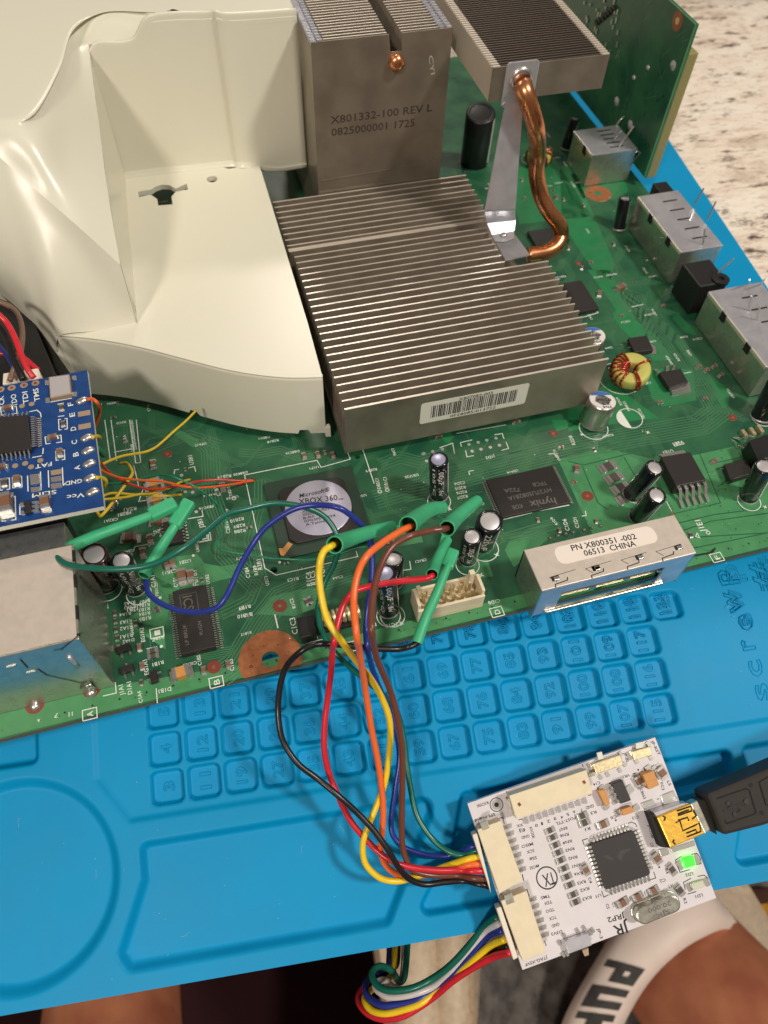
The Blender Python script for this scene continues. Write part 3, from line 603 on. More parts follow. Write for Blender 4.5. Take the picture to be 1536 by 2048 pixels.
# power packages
def dpak(corners, h, tab=None, leads=None, name='power_transistor', m='chip'):
    s_ = MB(); b0 = [U(p[0],p[1],h) for p in corners]; s_.prism([(p.x,p.y,.04) for p in b0], Z, h-.04); o = s_.build(name, m, mb_root, bevel=.02)
    if tab: s_ = MB(); s_.prism([V((U(*p).x,U(*p).y,.012)) for p in tab], Z, .05); s_.build('tab', 'solder', o)
    for (a, b_) in (leads or []):
        A = U(a[0],a[1],h*.55); B = U(*b_); s_ = MB(); w_ = .085
        pr = [A, A.lerp(B,.30), V((A.lerp(B,.62).x, A.lerp(B,.62).y, .05)), V((B.x,B.y,.03))]; pr[1].z = A.z
        for p_, q_ in zip(pr[:-1], pr[1:]): s_.prism([p_+V((-w_/2,0,0)), p_+V((w_/2,0,0)), q_+V((w_/2,0,0)), q_+V((-w_/2,0,0))], Z, .03)
        s_.build('lead', 'solder', o)
    return o
reg = dpak(zj(715,205,940,168,1062,385,830,430), .42, zj(690,200,880,165,900,180,720,215), [(zj(845+48*i,432-10*i)[0], zj(878+49*i,605-12*i)[0]) for i in range(5)], 'voltage_regulator')
dpak(zi(460,522,605,500,658,612,515,632), .22, zi(600,560,665,600,672,655,560,660), [(zi(470,560)[0], zi(375,590)[0]), (zi(480,600)[0], zi(420,620)[0])])
dpak(zi(700,785,865,755,925,860,780,905), .22, zi(780,905,925,870,940,945,795,968), [(zi(760,790)[0], zi(760,745)[0]), (zi(800,780)[0], zi(815,740)[0]), (zi(700,800)[0], zi(665,770)[0])])
dpak(zj(1200,262,1370,222,1420,330,1250,385), .24, None, [(zj(1200,300)[0], zj(1080,330)[0]), (zj(1240,400)[0], zj(1150,440)[0])])
dpak(zj(1390,80,1536,30,1640,200,1460,230), .55, None, [(zj(1420,60)[0], zj(1270,62)[0]), (zj(1440,140)[0], zj(1310,125)[0])], 'power_inductor', 'black')
s_ = MB()
for i in range(3): c = U(*zj(1345+60*i,45-18*i)[0]); s_.box(c, .10, .26, .12)
s_.build('gold_terminal', 'switchgold', mb_root)
# electrolytic capacitors
def cap(base, top, h, r, sleeve='capsleeve', topm='captop', label=None, prints=(), alu=False):
    B = U(*base); Tp = U(*top, h); ax = (Tp-B); Ln = ax.length; ax.normalize(); s_ = MB()
    if alu: Tq = 1; s_.lathe(B+ax*.02, ax, [(r*.99,0),(r*1.0,.07),(r*.95,.10),(r*.93,.16),(r*.96,Ln*.6),(r*.99,Ln-.05),(r*.93,Ln-.01),(r*.90,Ln),(r*.5,Ln+.002),(0,Ln+.002)], 36)
    else: s_.lathe(B+ax*.01, ax, [(r*.93,0),(r,.03),(r,.09),(r*.93,.13),(r,.17),(r,Ln-.05),(r*.96,Ln-.015),(r*.78,Ln),(r*.74,Ln-.012)], 32)
    o = s_.build('electrolytic_capacitor', sleeve, mb_root, smooth=True, label=label)
    if not alu:
        s_ = MB(); s_.lathe(B+ax*(Ln-.018), ax, [(r*.77,0),(r*.72,.006),(0,.006)], 28); t_ = s_.build('vent_top', topm, o, smooth='auto')
        s_ = MB(); s_.lathe(B, ax, [(r*1.03,0),(r*1.04,.03),(r*.98,.05)], 28); s_.build('rubber_foot', 'captop', o, smooth=True)
        # pale stripe with minus signs, wrapped on the sleeve
        s_ = MB(); tow = (CAM-B); tow = (tow-ax*tow.dot(ax)).normalized(); side = ax.cross(tow)
        def onsleeve(a, hh): return B+ax*hh+(tow*math.cos(a)+side*math.sin(a))*(r+.004)
        k0 = 1.15
        for k in range(3): s_.add([onsleeve(k0+k*.16,.22),onsleeve(k0+(k+1)*.16,.22),onsleeve(k0+(k+1)*.16,Ln-.08),onsleeve(k0+k*.16,Ln-.08)],[(0,1,2,3)])
        for s, a0, h0, hh in prints:
            vs, fs, x0_, x1_ = glyphs(s); kk = (Ln*.72)/(x1_-x0_); ky = hh/.72
            s_.add([onsleeve(-a0+y_*ky/r*1.0-.1, Ln-.14-(x_-x0_)*kk) for x_, y_ in vs], fs)
        s_.build('sleeve_print', 'mark' if sleeve == 'capbrown' else 'white', o)
    else:
        q = Plane(B+ax*(Ln+.026),(1,0,0),(0,1,0),ax); q.ex = (V((1,0,0))-ax*ax.x).normalized(); q.ey = ax.cross(q.ex); s_ = MB(); s_.lathe(B+ax*(Ln+.018), ax, [(r*.90,0),(r*.88,.004),(0,.004)], 32); s_.build('printed_top', 'white', o); s_ = MB()
        pts = [q.at(r*.86*math.cos(a), r*.86*math.sin(a)) for a in [math.radians(25+i*13) for i in range(10)]]; s_.add(pts, [tuple(range(10))]); s_.build('blue_mark', mat_blue, o)
        s_ = MB(); text(s_, '820\u00b5F', q.at(r*.6,r*.05), q.at(-r*.6,r*.12), q.n, h=.002, height=.10); text(s_, '2.5', q.at(r*.35,-r*.3), q.at(-r*.25,-r*.25), q.n, h=.002, height=.10); text(s_, '704', q.at(r*.35,-r*.62), q.at(-r*.3,-r*.55), q.n, h=.002, height=.09); s_.build('top_print', 'black_print', o)
    return o
mat_blue = mat('blue_ink', (.05,.16,.50), .5)
M['captoplav'] = mat('capacitor_top_bright', (.48,.48,.66), .35, metal=.6)
pr = (('100\u00b5F 16v', -.1, 0, .13), ('105\u00b0C', .55, 0, .07))
cap((878,990),(877,918),1.5,.235, topm='captoplav', label='black capacitor with bluish top standing behind the green sleeves', prints=pr)
cap((964,1085),(980,1042),1.3,.30, 'capsleeve', label='wide 220 microfarad capacitor with white rim lettering', prints=(('220\u00b5F', -.2, 0, .15),))
cap((935,1117),(944,1073),1.25,.225, prints=pr); cap((1262,990),(1310,935),1.25,.235); cap((1275,1034),(1314,990),1.15,.235); cap((1497,993),(1530,932),1.3,.245)
cap((1186,844),(1205,801),.78,.40, 'capalu', alu=True, label='bare aluminium capacitor with printed white top beside the heat sink'); cap((1174,716),(1186,672),.85,.38, 'capalu', alu=True, label='bare aluminium capacitor half hidden behind the fins')
cap((785,1165),(786,1117),.85,.245, prints=pr); cap((777,1219),(769,1146),1.5,.25, topm='captoplav', prints=pr)
cap((213,1166),(188,1108),1.5,.29, 'capbrown', label='brown sleeved capacitor next to the metal box', prints=(('6.3v 820', -.2, 0, .14),)); cap((272,1176),(243,1121),1.35,.24, prints=pr)
cap((1238,458),(1250,396),1.0,.2); cap((1130,298),(1150,237),1.05,.17); cap((1520,835),(1556,765),1.1,.27)
cap((948,325),(962,225),2.1,.50, 'black', topm='black')  # stands in shadow: black sleeve and top paint that shade
# curved lettering on the rim of the wide capacitor is kept as a short word
# toroids
def toroid(c, R0, r, hgt, tilt, turns, name='toroid_coil', core='toroid'):
    P_ = Plane(c,(1,0,0),(0,1,0),Z); n = (Z*1.0+V(tilt)).normalized(); x = (V((1,0,0))-n*n.x).normalized(); y = n.cross(x); c = V(c)
    s_ = MB(); seg, prof = 40, []
    for a in range(16):
        t_ = 2*math.pi*a/16; cx = math.copysign(abs(math.cos(t_))**.5, math.cos(t_)); sx_ = math.copysign(abs(math.sin(t_))**.5, math.sin(t_)); prof.append((R0+r*cx, hgt*sx_))
    prof.append(prof[0]); s_.lathe(c, n, prof, seg); o = s_.build(name, core, mb_root, smooth=True)
    for a in turns:
        s_ = MB(); pts = []
        for k in range(13):
            t_ = 2*math.pi*k/12; rr = R0+(r+.03)*math.copysign(abs(math.cos(t_))**.6, math.cos(t_)); hh = (hgt+.035)*math.copysign(abs(math.sin(t_))**.6, math.sin(t_)); aa = a+.10*k/12
            pts.append(c+(x*math.cos(aa)+y*math.sin(aa))*rr+n*hh)
        s_.tube(spline(pts,3), .033, 8); s_.build('winding', 'enamelwire', o, smooth=True)
    return o
toroid(U(1262,742,.42), .34, .19, .20, (-.15,-.15,0), [math.radians(a) for a in (5,98,114,130,146,162,178,196,214,262,270)])
toroid(U(1078,312,.3), .30, .15, .16, (0,0,0), [math.radians(a) for a in range(0,360,40)])
# ---- graphics heat sink
hs = MB(); hs.box((12.9,14.45,.42), 6.9, 8.5, .18); hs_o = hs.build('graphics_heat_sink', 'finface', mb_root)
hx0, hx1, zt, py0, pit = 9.478, 16.357, 2.065, 10.229, .2634
fin_mesh = {}
def fin(x0, x1, y, z0, z1, th, parent, name='fin', m2='finedge'):
    key = (round(x0,3), round(x1,3), z0, z1, th)
    if key not in fin_mesh:
        t2 = MB(); t2.prism([(0,-th/2,z0),(x1-x0,-th/2,z0),(x1-x0,th/2,z0),(0,th/2,z0)], Z, z1-z0-.004); t2.prism([(0,-th/2-.004,z1-.006),(x1-x0,-th/2-.004,z1-.006),(x1-x0,th/2+.004,z1-.006),(0,th/2+.004,z1-.006)], Z, .006)
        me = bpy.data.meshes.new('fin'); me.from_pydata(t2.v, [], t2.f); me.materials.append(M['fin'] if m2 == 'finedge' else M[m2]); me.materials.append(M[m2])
        for i, p in enumerate(me.polygons): p.material_index = 0 if i < 6 else 1
        fin_mesh[key] = me
    o = bpy.data.objects.new(name, fin_mesh[key]); sc.collection.objects.link(o); o.parent = parent; o.location = V((x0,y,0))-rootloc(parent); o.rotation_euler = (0,0,random.uniform(-.0032,.0032)); return o
for k in range(33):
    y = py0+k*pit
    if y > 18.75: break
    xl = hx0 if y < 16.2 else hx0-.10; xr = hx1 if y < 14.35 else (15.15 if y < 16.25 else 15.45)
    if k == 0:
        s_ = MB(); s_.prism([(xl,y-.03,.55),(xr,y-.03,.55),(xr,y+.02,.55),(xl,y+.02,.55)], Z, zt-.55-.004); o = s_.build('front_plate', 'finface', hs_o); s_ = MB(); s_.prism([(xl,y-.034,zt-.006),(xr,y-.034,zt-.006),(xr,y+.024,zt-.006),(xl,y+.024,zt-.006)], Z, .008); s_.build('cut_edge', 'finedge', o)
        fp = o
    else: fin(xl, xr, y, .58, zt, .036, hs_o)
s_ = MB(); s_.prism([(hx0-.1,16.33,.6),(15.2,16.33,.6),(15.2,16.43,.6),(hx0-.1,16.43,.6)], Z, zt-.6-.012); s_.build('joined_fin', 'finedge', hs_o)
# barcode label on the front plate
LP = Plane((0,py0-.032,0),(1,0,0),(0,0,1),(0,-1,0))
s_ = MB(); q = [LP.loc(*p) for p in ((839,808),(1052,768),(1056,806),(842,847))]; x0 = (q[0][0]+q[3][0])/2; x1 = (q[1][0]+q[2][0])/2; z1 = (q[0][1]+q[1][1])/2; z0 = (q[2][1]+q[3][1])/2
def rrpts(x0, z0, x1, z1, r, n=6):
    out = []
    for cx, cz, a0 in ((x1-r,z1-r,0),(x0+r,z1-r,90),(x0+r,z0+r,180),(x1-r,z0+r,270)):
        for k in range(n+1): a = math.radians(a0+90*k/n); out.append((cx+r*math.cos(a), cz+r*math.sin(a)))
    return out
s_.prism([LP.at(a, b_) for a, b_ in rrpts(x0,z0,x1,z1,.07)], LP.n, .006); lb = s_.build('barcode_label', 'labelgrey', fp)
s_ = MB(); rb = random.Random(3); xx = x0+.28; zm0, zm1 = z0+.14+.03, z1-.15
while xx < x1-.30:
    w_ = rb.choice((.014,.022,.034)); s_.add([LP.at(xx,zm0,.008),LP.at(xx+w_,zm0,.008),LP.at(xx+w_,zm1,.008),LP.at(xx,zm1,.008)],[(0,1,2,3)]); xx += w_+rb.choice((.012,.018,.03))
cx = (x0+x1)/2; text(s_, 'X807082-003', LP.at(cx-.45,z1-.14), LP.at(cx+.45,z1-.14), LP.n, h=.008, height=.10); text(s_, '0F28085/013722', LP.at(cx-.62,z0+.04), LP.at(cx+.62,z0+.04), LP.n, h=.008, height=.095)
s_.build('barcode_print', 'black_print', lb)
# ---- tall processor heat sink
cx0, cx1, cyf, czt = 10.79, 14.60, 18.76, 6.30
s_ = MB(); s_.box((12.7,22,.3), 3.7, 6.2, 1.6); tall = s_.build('processor_heat_sink', 'finface', mb_root)
nx0, nx1, nz = 12.86, 13.20, 5.86; ox = 1.8
pts = [(cx0,2.0),(cx1,2.0),(cx1,czt),(nx1,czt),(nx1+.02,nz),(nx0+.05,nz),(nx0-.0,czt),(cx0,czt)]
s_ = MB(); s_.prism([(a,cyf-.03,b_) for a, b_ in pts], V((0,1,0)), .03); plate = s_.build('front_plate', 'finface', tall)
s_ = MB(); s_.prism([(cx0+.06,cyf-.045,2.46),(cx1-.05,cyf-.045,2.58),(cx1-.05,cyf-.045,2.62),(cx0+.06,cyf-.045,2.50)], V((0,1,0)), .012); s_.build('pressed_seam', 'finface', plate)
PP = Plane((0,cyf-.031,0),(1,0,0),(0,0,1),(0,-1,0)); s_ = MB()
def tpy(s, p, hgt): a, b_ = [PP.loc(*q) for q in p]; text(s_, s, PP.at(*a), PP.at(*b_), PP.n, h=.004, height=hgt)
tpy('X801332-100 REV L', ((661,248),(864,222)), .22); tpy('0825000001 1725', ((663,272),(829,252)), .22); s_.build('stamped_number', 'markd', plate)
s_ = MB(); tpy('CYI', ((857,112),(862,150)), .12); s_.build('stamped_letters', 'finedge', plate)
s_ = MB(); a_, b_ = PP.loc(792,124); s_.lathe(PP.at(a_,b_), PP.n, [(.21,0),(.215,.05),(.20,.12),(.16,.17),(.08,.20),(0,.20)], 28); s_.build('heat_pipe_end', 'pipe', tall, smooth=True)
for k in range(40):
    y = cyf+.14+k*.155
    fin(cx0+.36, nx0-.02, y, 2.0, czt-.02, .03, tall); fin(nx1+.02, cx1-.34, y, 2.0, czt-.02, .03, tall)
tb = MB()
for k in range(120):
    y = cyf+.0+k*.052
    for xa in (cx0, cx0+.17, cx1-.34, cx1-.16): tb.prism([(xa,y,czt-.10),(xa+.14,y+.012,czt-.10),(xa+.14,y+.044,czt-.10),(xa,y+.034,czt-.10)], Z, .11+.03*math.sin(k*2.1+xa*7))
tb.build('folded_fin_tabs', 'steel', tall, kind='stuff')
for xx_ in (cx0+.17, cx1-.17): s_ = MB(); s_.box((xx_,cyf+3.1,2.0), .34, 6.2, 4.18); s_.build('side_wall', 'finface', tall)
# ---- raised heat-pipe heat sink with bracket
X0, X1, YF2, ZB, ZT = 14.90, 18.07, 16.52, 5.46, 6.30
s_ = MB(); s_.prism([(X0,YF2-.03,ZB),(X1,YF2-.03,ZB),(X1,YF2+.01,ZB),(X0,YF2+.01,ZB)], Z, ZT-ZB); rz = s_.build('raised_heat_sink', 'finface', mb_root)
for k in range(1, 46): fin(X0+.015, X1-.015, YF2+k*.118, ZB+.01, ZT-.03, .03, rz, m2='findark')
tb = MB()
for k in range(46):
    y = YF2+k*.118
    for xa in (X0, X1-.20): tb.prism([(xa,y,ZT-.03),(xa+.20,y,ZT-.03),(xa+.20,y+.06,ZT-.03),(xa,y+.06,ZT-.03)], Z, .045)
    for xa in (X0, X1-.02): tb.prism([(xa,y,ZB),(xa+.02,y,ZB),(xa+.02,y+.112,ZB),(xa,y+.112,ZB)], Z, ZT-ZB-.03)
tb.build('folded_fin_tabs', 'finedge', rz, kind='stuff')
s_ = MB(); FP = Plane((0,YF2-.032,0),(1,0,0),(0,0,1),(0,-1,0))
s_.prism([FP.at(a, b_) for a, b_ in rrpts(15.24,5.30,16.12,6.40,.10)], FP.n, .05); br = s_.build('bracket', 'steel', rz, bevel=.012)
s_ = MB(); s_.lathe(FP.at(15.68,5.98,.05), FP.n, [(.30,0),(.30,.02),(.26,.06),(.22,.07)], 28); s_.build('collar', 'solder', br, smooth=True)
def sec(pl, pr_, y, th=.05): a, b_ = UY(*pl,y), UY(*pr_,y); return a, b_
secs = [(FP.at(15.24,5.34,.05), FP.at(16.12,5.34,.05)), sec((1012,205),(1046,215),16.38), sec((1000,262),(1042,268),16.22), sec((985,340),(1036,345),15.98), sec((970,420),(1031,418),15.72), ]
s_ = MB(); th = V((0,.04,0)); vs = []
for a, b_ in secs: vs += [a, b_, b_+th, a+th]
fs = [(0,1,2,3)]
for i in range(len(secs)-1):
    for k in range(4): fs.append((4*i+k,4*i+4+k,4*i+4+(k+1)%4,4*i+(k+1)%4))
s_.add(vs, fs); s_.build('bracket_strut', 'steel', br)
a, b_ = secs[-1]; f1 = [a, b_, U(1032,440,2.32), U(974,446,2.32)]; s_ = MB(); s_.prism(f1, V((0,0,-1)), .05)
f2 = [U(974,446,2.32), U(1032,440,2.32), U(1029,462,2.12), U(984,470,2.12)]; s_.prism(f2, V((0,.1,-1)), .05)
f3 = [U(984,470,2.12), U(1029,462,2.12), U(1028,476,2.1), U(1008,484,2.1), U(990,482,2.1)]; s_.prism(f3, V((0,0,-1)), .05); s_.build('bracket_foot', 'steel', br, bevel=.01)
s_ = MB(); c = U(1007,470,2.13); s_.lathe(c, Z, [(.10,0),(.10,.03),(.06,.06),(0,.06)], 16); s_.build('rivet', 'solder', br, smooth=True)
s_ = MB(); s_.prism([U(988,482,1.2), U(1030,472,1.2), U(1060,512,1.2), U(1010,522,1.2)], Z, .04); s_.build('heat_sink_base_shelf', 'steel', hs_o)
pp = [UY(1045,166,16.46), UY(1050,185,16.15), UY(1063,222,16.05), UY(1073,262,16.05), U(1075,305,3.85), U(1073,345,3.2), U(1080,385,2.6), U(1096,420,2.1), U(1117,448,1.65), U(1122,470,1.3), U(1112,492,1.1), U(1090,504,1.0), U(1055,510,.95)]
pth = spline(pp, 8); s_ = MB(); n = len(pth); s_.tube(pth, [.235 for i in range(n)], 20); s_.build('copper_heat_pipe', 'pipe', rz, smooth=True)
# ---- connectors and shields on the motherboard
def boxz(mb, x0, x1, y0, y1, z0, z1): return mb.prism([(x0,y0,z0),(x1,y0,z0),(x1,y1,z0),(x0,y1,z0)], Z, z1-z0)
# large shielded socket, lower left
s_ = MB(); boxz(s_, -5, 3.24, 5.62, 7.78, .0, 2.42); sb = s_.build('socket_shield', 'tin', mb_root, bevel=.02, label='large metal socket shield under the blue board')
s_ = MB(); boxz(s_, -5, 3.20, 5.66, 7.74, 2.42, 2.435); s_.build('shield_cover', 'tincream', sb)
s_ = MB(); boxz(s_, -5, 3.05, 7.80, 8.45, .0, 2.30); s_.build('rear_shield', 'tin', sb, bevel=.02)
s_ = MB(); boxz(s_, -5, 2.9, 8.46, 9.1, .0, 1.6); s_.build('socket_body', 'black', sb)
s_ = MB()
for a, b_ in ((5.70,5.74),(6.05,6.35),(6.75,7.05),(7.35,7.62)): boxz(s_, 3.19, 3.246, a, b_, 2.34, 2.425)
s_.build('shield_slot', 'hole', sb, kind='stuff')
FS = Plane((0,5.615,0),(1,0,0),(0,0,1),(0,-1,0)); s_ = MB()
def fpx(*pts): return [UY(px,py,5.612) for px, py in pts]
for pts in (zk(525,590,395,700,345,705), zk(130,765,180,820), zk(240,825,300,865,520,915,580,905,610,945)): s_.strip(fpx(*pts), .022, V((0,-1,0)), .004)
s_.build('pressed_line', 'hole', sb)
for a, b_ in zk(430,740,510,815)[0:1]+zk(75,815)+zk(205,850): pass
s_ = MB(); s_.tube(fpx(*zk(440,745,500,810)), .045, 8); s_.build('pressed_rib', 'steel', sb, smooth=True)
for c in zk(80,815)+zk(205,852): s_ = MB(); p = UY(*c,5.61); s_.box(p, .16, .02, .07); s_.build('pressed_dimple', 'tin', sb)
s_ = MB(); s_.tube([UY(*zk(520,945)[0],5.6), UY(*zk(575,930)[0],5.5), U(*zk(615,960)[0],.05)], .035, 8); s_.build('ground_tab', 'solder', sb, smooth=True)
# memory-unit style socket with label at the front edge
mx0, mx1, my0, my1, mz = 12.52, 16.26, 4.86, 5.92, 1.22
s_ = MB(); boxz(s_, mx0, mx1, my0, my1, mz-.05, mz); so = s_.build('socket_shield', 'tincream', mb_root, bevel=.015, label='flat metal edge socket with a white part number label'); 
s_ = MB(); boxz(s_, mx0, mx0+.04, my0, my1, -.12, mz-.05); s_.build('side_plate', 'tin', so); s_ = MB(); boxz(s_, mx1-.04, mx1, my0, my1, -.12, mz-.05); s_.build('side_plate', 'tin', so); s_ = MB(); boxz(s_, mx0, mx1, my1-.04, my1, .02, mz-.05); s_.build('rear_plate', 'tin', so)
s_ = MB(); boxz(s_, mx0+.04, mx0+.55, my0, my0+.04, -.02, mz-.05); boxz(s_, mx1-.65, mx1-.04, my0, my0+.04, -.02, mz-.05); boxz(s_, mx0+.55, mx1-.65, my0, my0+.04, .86, mz-.05); s_.build('front_plate', 'steel', so, kind='stuff')
s_ = MB(); boxz(s_, mx0+.30, mx1-.45, my0-.05, my0+.06, .04, .12); s_.tube([(mx0+.32,my0-.05,.12),(mx1-.47,my0-.05,.12)], .035, 8); s_.build('lower_lip', 'tin', so, bevel=.01)
s_ = MB(); boxz(s_, mx0+.04, mx1-.04, my0+.45, my1-.06, .10, 1.1); s_.build('socket_inner', 'hole', so)
s_ = MB(); boxz(s_, mx0+.6, mx1-.7, my0+.12, my0+.44, .40, .50); s_.build('contact_tongue', 'switchgold', so)
for i in range(4):
    s_ = MB(); x = mx0+.45+i*.85; boxz(s_, x, x+.14, my0+.02, my0+.2, .60, .68); s_.build('spring_contact', 'solder', so)
for i, c in enumerate(zj(-102,350+35)[:0]+zh(1040,1215,1355,1138)+zj(215,1058,548,975,848,900)):
    p = U(*c, mz+.004); s_ = MB(); s_.box(p, .18, .12, .004); o = s_.build('window_recess', 'hole', so); s_ = MB(); s_.box(p+V((.02,-.01,.004)), .12, .08, .012); s_.build('latch_tip', 'solder', so, bevel=.004)
s_ = MB()
for i in range(4):
    x = mx0+.62+i*.86; s_.strip([(x-.30,my0+.0,mz+.004),(x-.28,my0+.07,mz+.004),(x+.02,my0+.10,mz+.004),(x+.05,my0+.17,mz+.004)], .022, Z, .002)
    s_.strip([(x-.34,my0+.26,mz+.004),(x-.22,my0+.12,mz+.004)], .010, Z, .002); s_.strip([(x-.34,my0+.26,mz+.004),(x+.3,my0+.30,mz+.004)], .010, Z, .002)
s_.build('pressed_line', 'hole', so, kind='stuff')
LQ = [U(*c, mz+.006) for c in ((1108,1092),(1306,1050))]; LQ2 = U(1112,1130,mz+.006)
s_ = MB(); la, lb_, lc, ld_ = U(1106,1096,mz), U(1120,1126,mz), U(1303,1055,mz), U(1322,1084,mz); xa, xb, ya, yb = (la.x+lb_.x)/2-.03, (lc.x+ld_.x)/2, (lb_.y+ld_.y)/2-.02, (la.y+lc.y)/2+.03
s_.prism([(a, b_, mz+.001) for a, b_ in rrpts(xa,ya,xb,yb,.18)], Z, .008); lb2 = s_.build('paper_label', 'label', so)
s_ = MB(); q = Plane((0,0,mz+.0095),(1,0,0),(0,1,0),Z); tpx(s_, 'PN X800351 -002', zh(1170,1005)+zj(530,835), q, h=.002, height=.15); tpx(s_, '06513  CHINA', zh(1268,1045)+zj(528,890), q, h=.002, height=.15); s_.build('label_print', 'black_print', lb2)
s_ = MB(); s_.tube([UY(*zj(965,965)[0],5.0), U(*zj(1110,938)[0],.05), U(*zj(1130,908)[0],.05)], .02, 6); s_.build('spring_wire', 'hole', so)
for i in range(7):
    c = U(*[(1100,1077),(1115,1073),(1131,1069),(1146,1066),(1168,1061),(1184,1057),(1201,1053)][i]); s_ = MB(); s_.lathe(c, Z, [(.05,0),(.04,.05),(0,.07)], 10); s_.build('solder_joint', 'solder', so, smooth=True)
# cream multi-pin header
wx0, wx1, wy0, wy1 = 9.93, 11.50, 5.36, 5.92
s_ = MB(); boxz(s_, wx0, wx1, wy0, wy1, .02, .22); wo = s_.build('cream_header', 'cream', mb_root, bevel=.01, label='cream pin header near the front edge')
for (a, b_, c, d, z1) in ((wx0,wx1,wy0,wy0+.06,.55),(wx0,wx1,wy1-.06,wy1,.62),(wx0,wx0+.07,wy0+.06,wy1-.06,.72),(wx1-.07,wx1,wy0+.06,wy1-.06,.72),(wx0+.07,wx0+.16,wy1-.16,wy1-.06,.85),(wx1-.28,wx1-.16,wy1-.18,wy1-.06,1.0)):
    s_ = MB(); boxz(s_, a, b_, c, d, .22, z1); s_.build('wall', 'cream', wo, bevel=.008)
for i in range(6):
    for j in range(2): s_ = MB(); x = wx0+.22+i*.215; y = wy0+.17+j*.19; boxz(s_, x, x+.06, y, y+.06, .22, .62); s_.build('pin', 'switchgold', wo)
# coil and black block under the jumper wires
s_ = MB(); c = U(*zl(500,310)[0]); boxz(s_, c.x-.2, c.x+.16, c.y-.25, c.y+.25, 0, .35); co = s_.build('coil_block', 'black', mb_root, bevel=.02)
s_ = MB(); boxz(s_, c.x+.2, c.x+1.15, c.y-.12, c.y+.32, 0, .10); s_.build('coil_base', 'black', co)
for i in range(9): s_ = MB(); x = c.x+.25+i*.11; s_.lathe((x,c.y+.1,.26), V((1,0,0)), [(.16,0),(.18,.03),(.18,.05),(.16,.08)], 18); s_.build('coil_turn', 'switchgold', co, smooth=True)
# side sockets at the right-hand edge
def side_socket(x0, x1, y0, y1, z1, slots, pins, lab):
    s_ = MB(); boxz(s_, x0, x1, y0, y1, .03, z1-.04); o = s_.build('side_socket', 'tin', mb_root, bevel=.015, label=lab)
    s_ = MB(); boxz(s_, x0-.01, x1+.02, y0-.01, y1+.01, z1-.04, z1); s_.build('top_plate', 'steel', o, bevel=.012)
    cuts = [y0]+[v_ for a in slots for v_ in (a, a+.22)]+[y1]
    for a, b_ in zip(cuts[::2], cuts[1::2]): s_ = MB(); boxz(s_, x0-.035, x0+.02, a+.02, b_-.02, z1-.10, z1+.012); s_.build('lip_gleam', 'finedge', o, bevel=.012)  # added pale strips paint the gleam along the folded top edge
    for a in slots: s_ = MB(); boxz(s_, x0-.03, x0+.03, a, a+.22, z1-.28, z1-.02); s_.build('side_slot', 'hole', o)
    for (px, py), (qx, qy) in pins:
        s_ = MB(); a = U(px,py,z1+.02); b_ = U(qx,qy,z1+.5); s_.tube([a,b_], .028, 6); s_.build('upright_pin', 'solder', o)
    for k in range(5): s_ = MB(); y = y0+(k+1)*(y1-y0)/6; boxz(s_, (x0+x1)/2-.05, (x0+x1)/2+.45, y, y+.05, z1, z1+.012); s_.build('top_slot', 'hole', o)
    return o
A_ = side_socket(21.08, 22.5, 14.58, 17.5, 1.2, (15.2,16.4), [(z3(1200,930)[0], z3(1245,855)[0]),(z3(1260,1000)[0], z3(1300,915)[0]),(z3(1310,1240)[0], z3(1380,1175)[0]),(z3(1240,1110)[0],z3(1250,1040)[0]),(z3(1180,1000)[0],z3(1200,950)[0])], 'middle metal socket at the right edge of the board')
side_socket(21.0, 22.7, 9.62, 12.75, 1.2, (10.4,11.7), [(zi(1480,110)[0], zi(1510,70)[0]),(zi(1390,100)[0], zi(1395,75)[0]),((1500,620),(1503,592)),((1515,640),(1520,612))], 'nearest metal socket at the right edge of the board')
side_socket(20.62, 22.3, 20.05, 21.6, 1.2, (20.5,), [(z3(860,665)[0], z3(925,575)[0]),(z3(910,750)[0], z3(955,695)[0]),(z3(830,640)[0], z3(870,590)[0])], 'small metal socket beside the upright board')
s_ = MB(); c = U(1405,560,.0); boxz(s_, 20.95, 21.9, 13.1, 14.2, .03, 1.1); bo = s_.build('plug_block', 'black', mb_root, bevel=.05)
s_ = MB(); c = U(*zi(1165,85)[0], 1.05); s_.lathe(c, Z, [(.10,0),(.10,.10),(.26,.10),(.26,0)], 24); s_.build('eyelet', 'black', bo, smooth='auto')
s_ = MB(); boxz(s_, 22.0, 22.5, 17.6, 18.2, 0, 1.1); s_.build('black_post', 'black', mb_root, bevel=.02)
# through-hole pin pads
for c in zh(30,258,98,242,172,225,50,315,125,300,192,285,375,188,447,172,512,156,583,140,400,240,468,225,540,210,610,195)+zf(740,448,770,580,830,585,860,742)+zg(1340,175):
    s_ = MB(); s_.cyl(U(*c), Z, .045, .008, 14); s_.build('pin_pad', 'captop', mb_root)
for c, r in ((U(1025,961),.0),): pass
for c in zg(1022,452,1077,440)+zf(1165,635)+zj(1075,790):
    s_ = MB(); s_.ring(U(*c)+Z*.006, Z, .035, .055, 18, .003); s_.build('via_ring', 'silk', mb_root)
for c in zf(440,565,80,90,90,185,80,330): pass
s_ = MB(); rj = random.Random(9)
for k in range(150):
    x, y = rj.uniform(3.4,21.5), rj.uniform(5.6,22)
    if free(x, y) and not (y < 8.3 and x > 14.6): s_.lathe((x,y,.004), Z, [(.022,0),(.018,.014),(0,.02)], 8)
s_.build('solder_dots', 'solder', mb_root, smooth=True, kind='stuff')
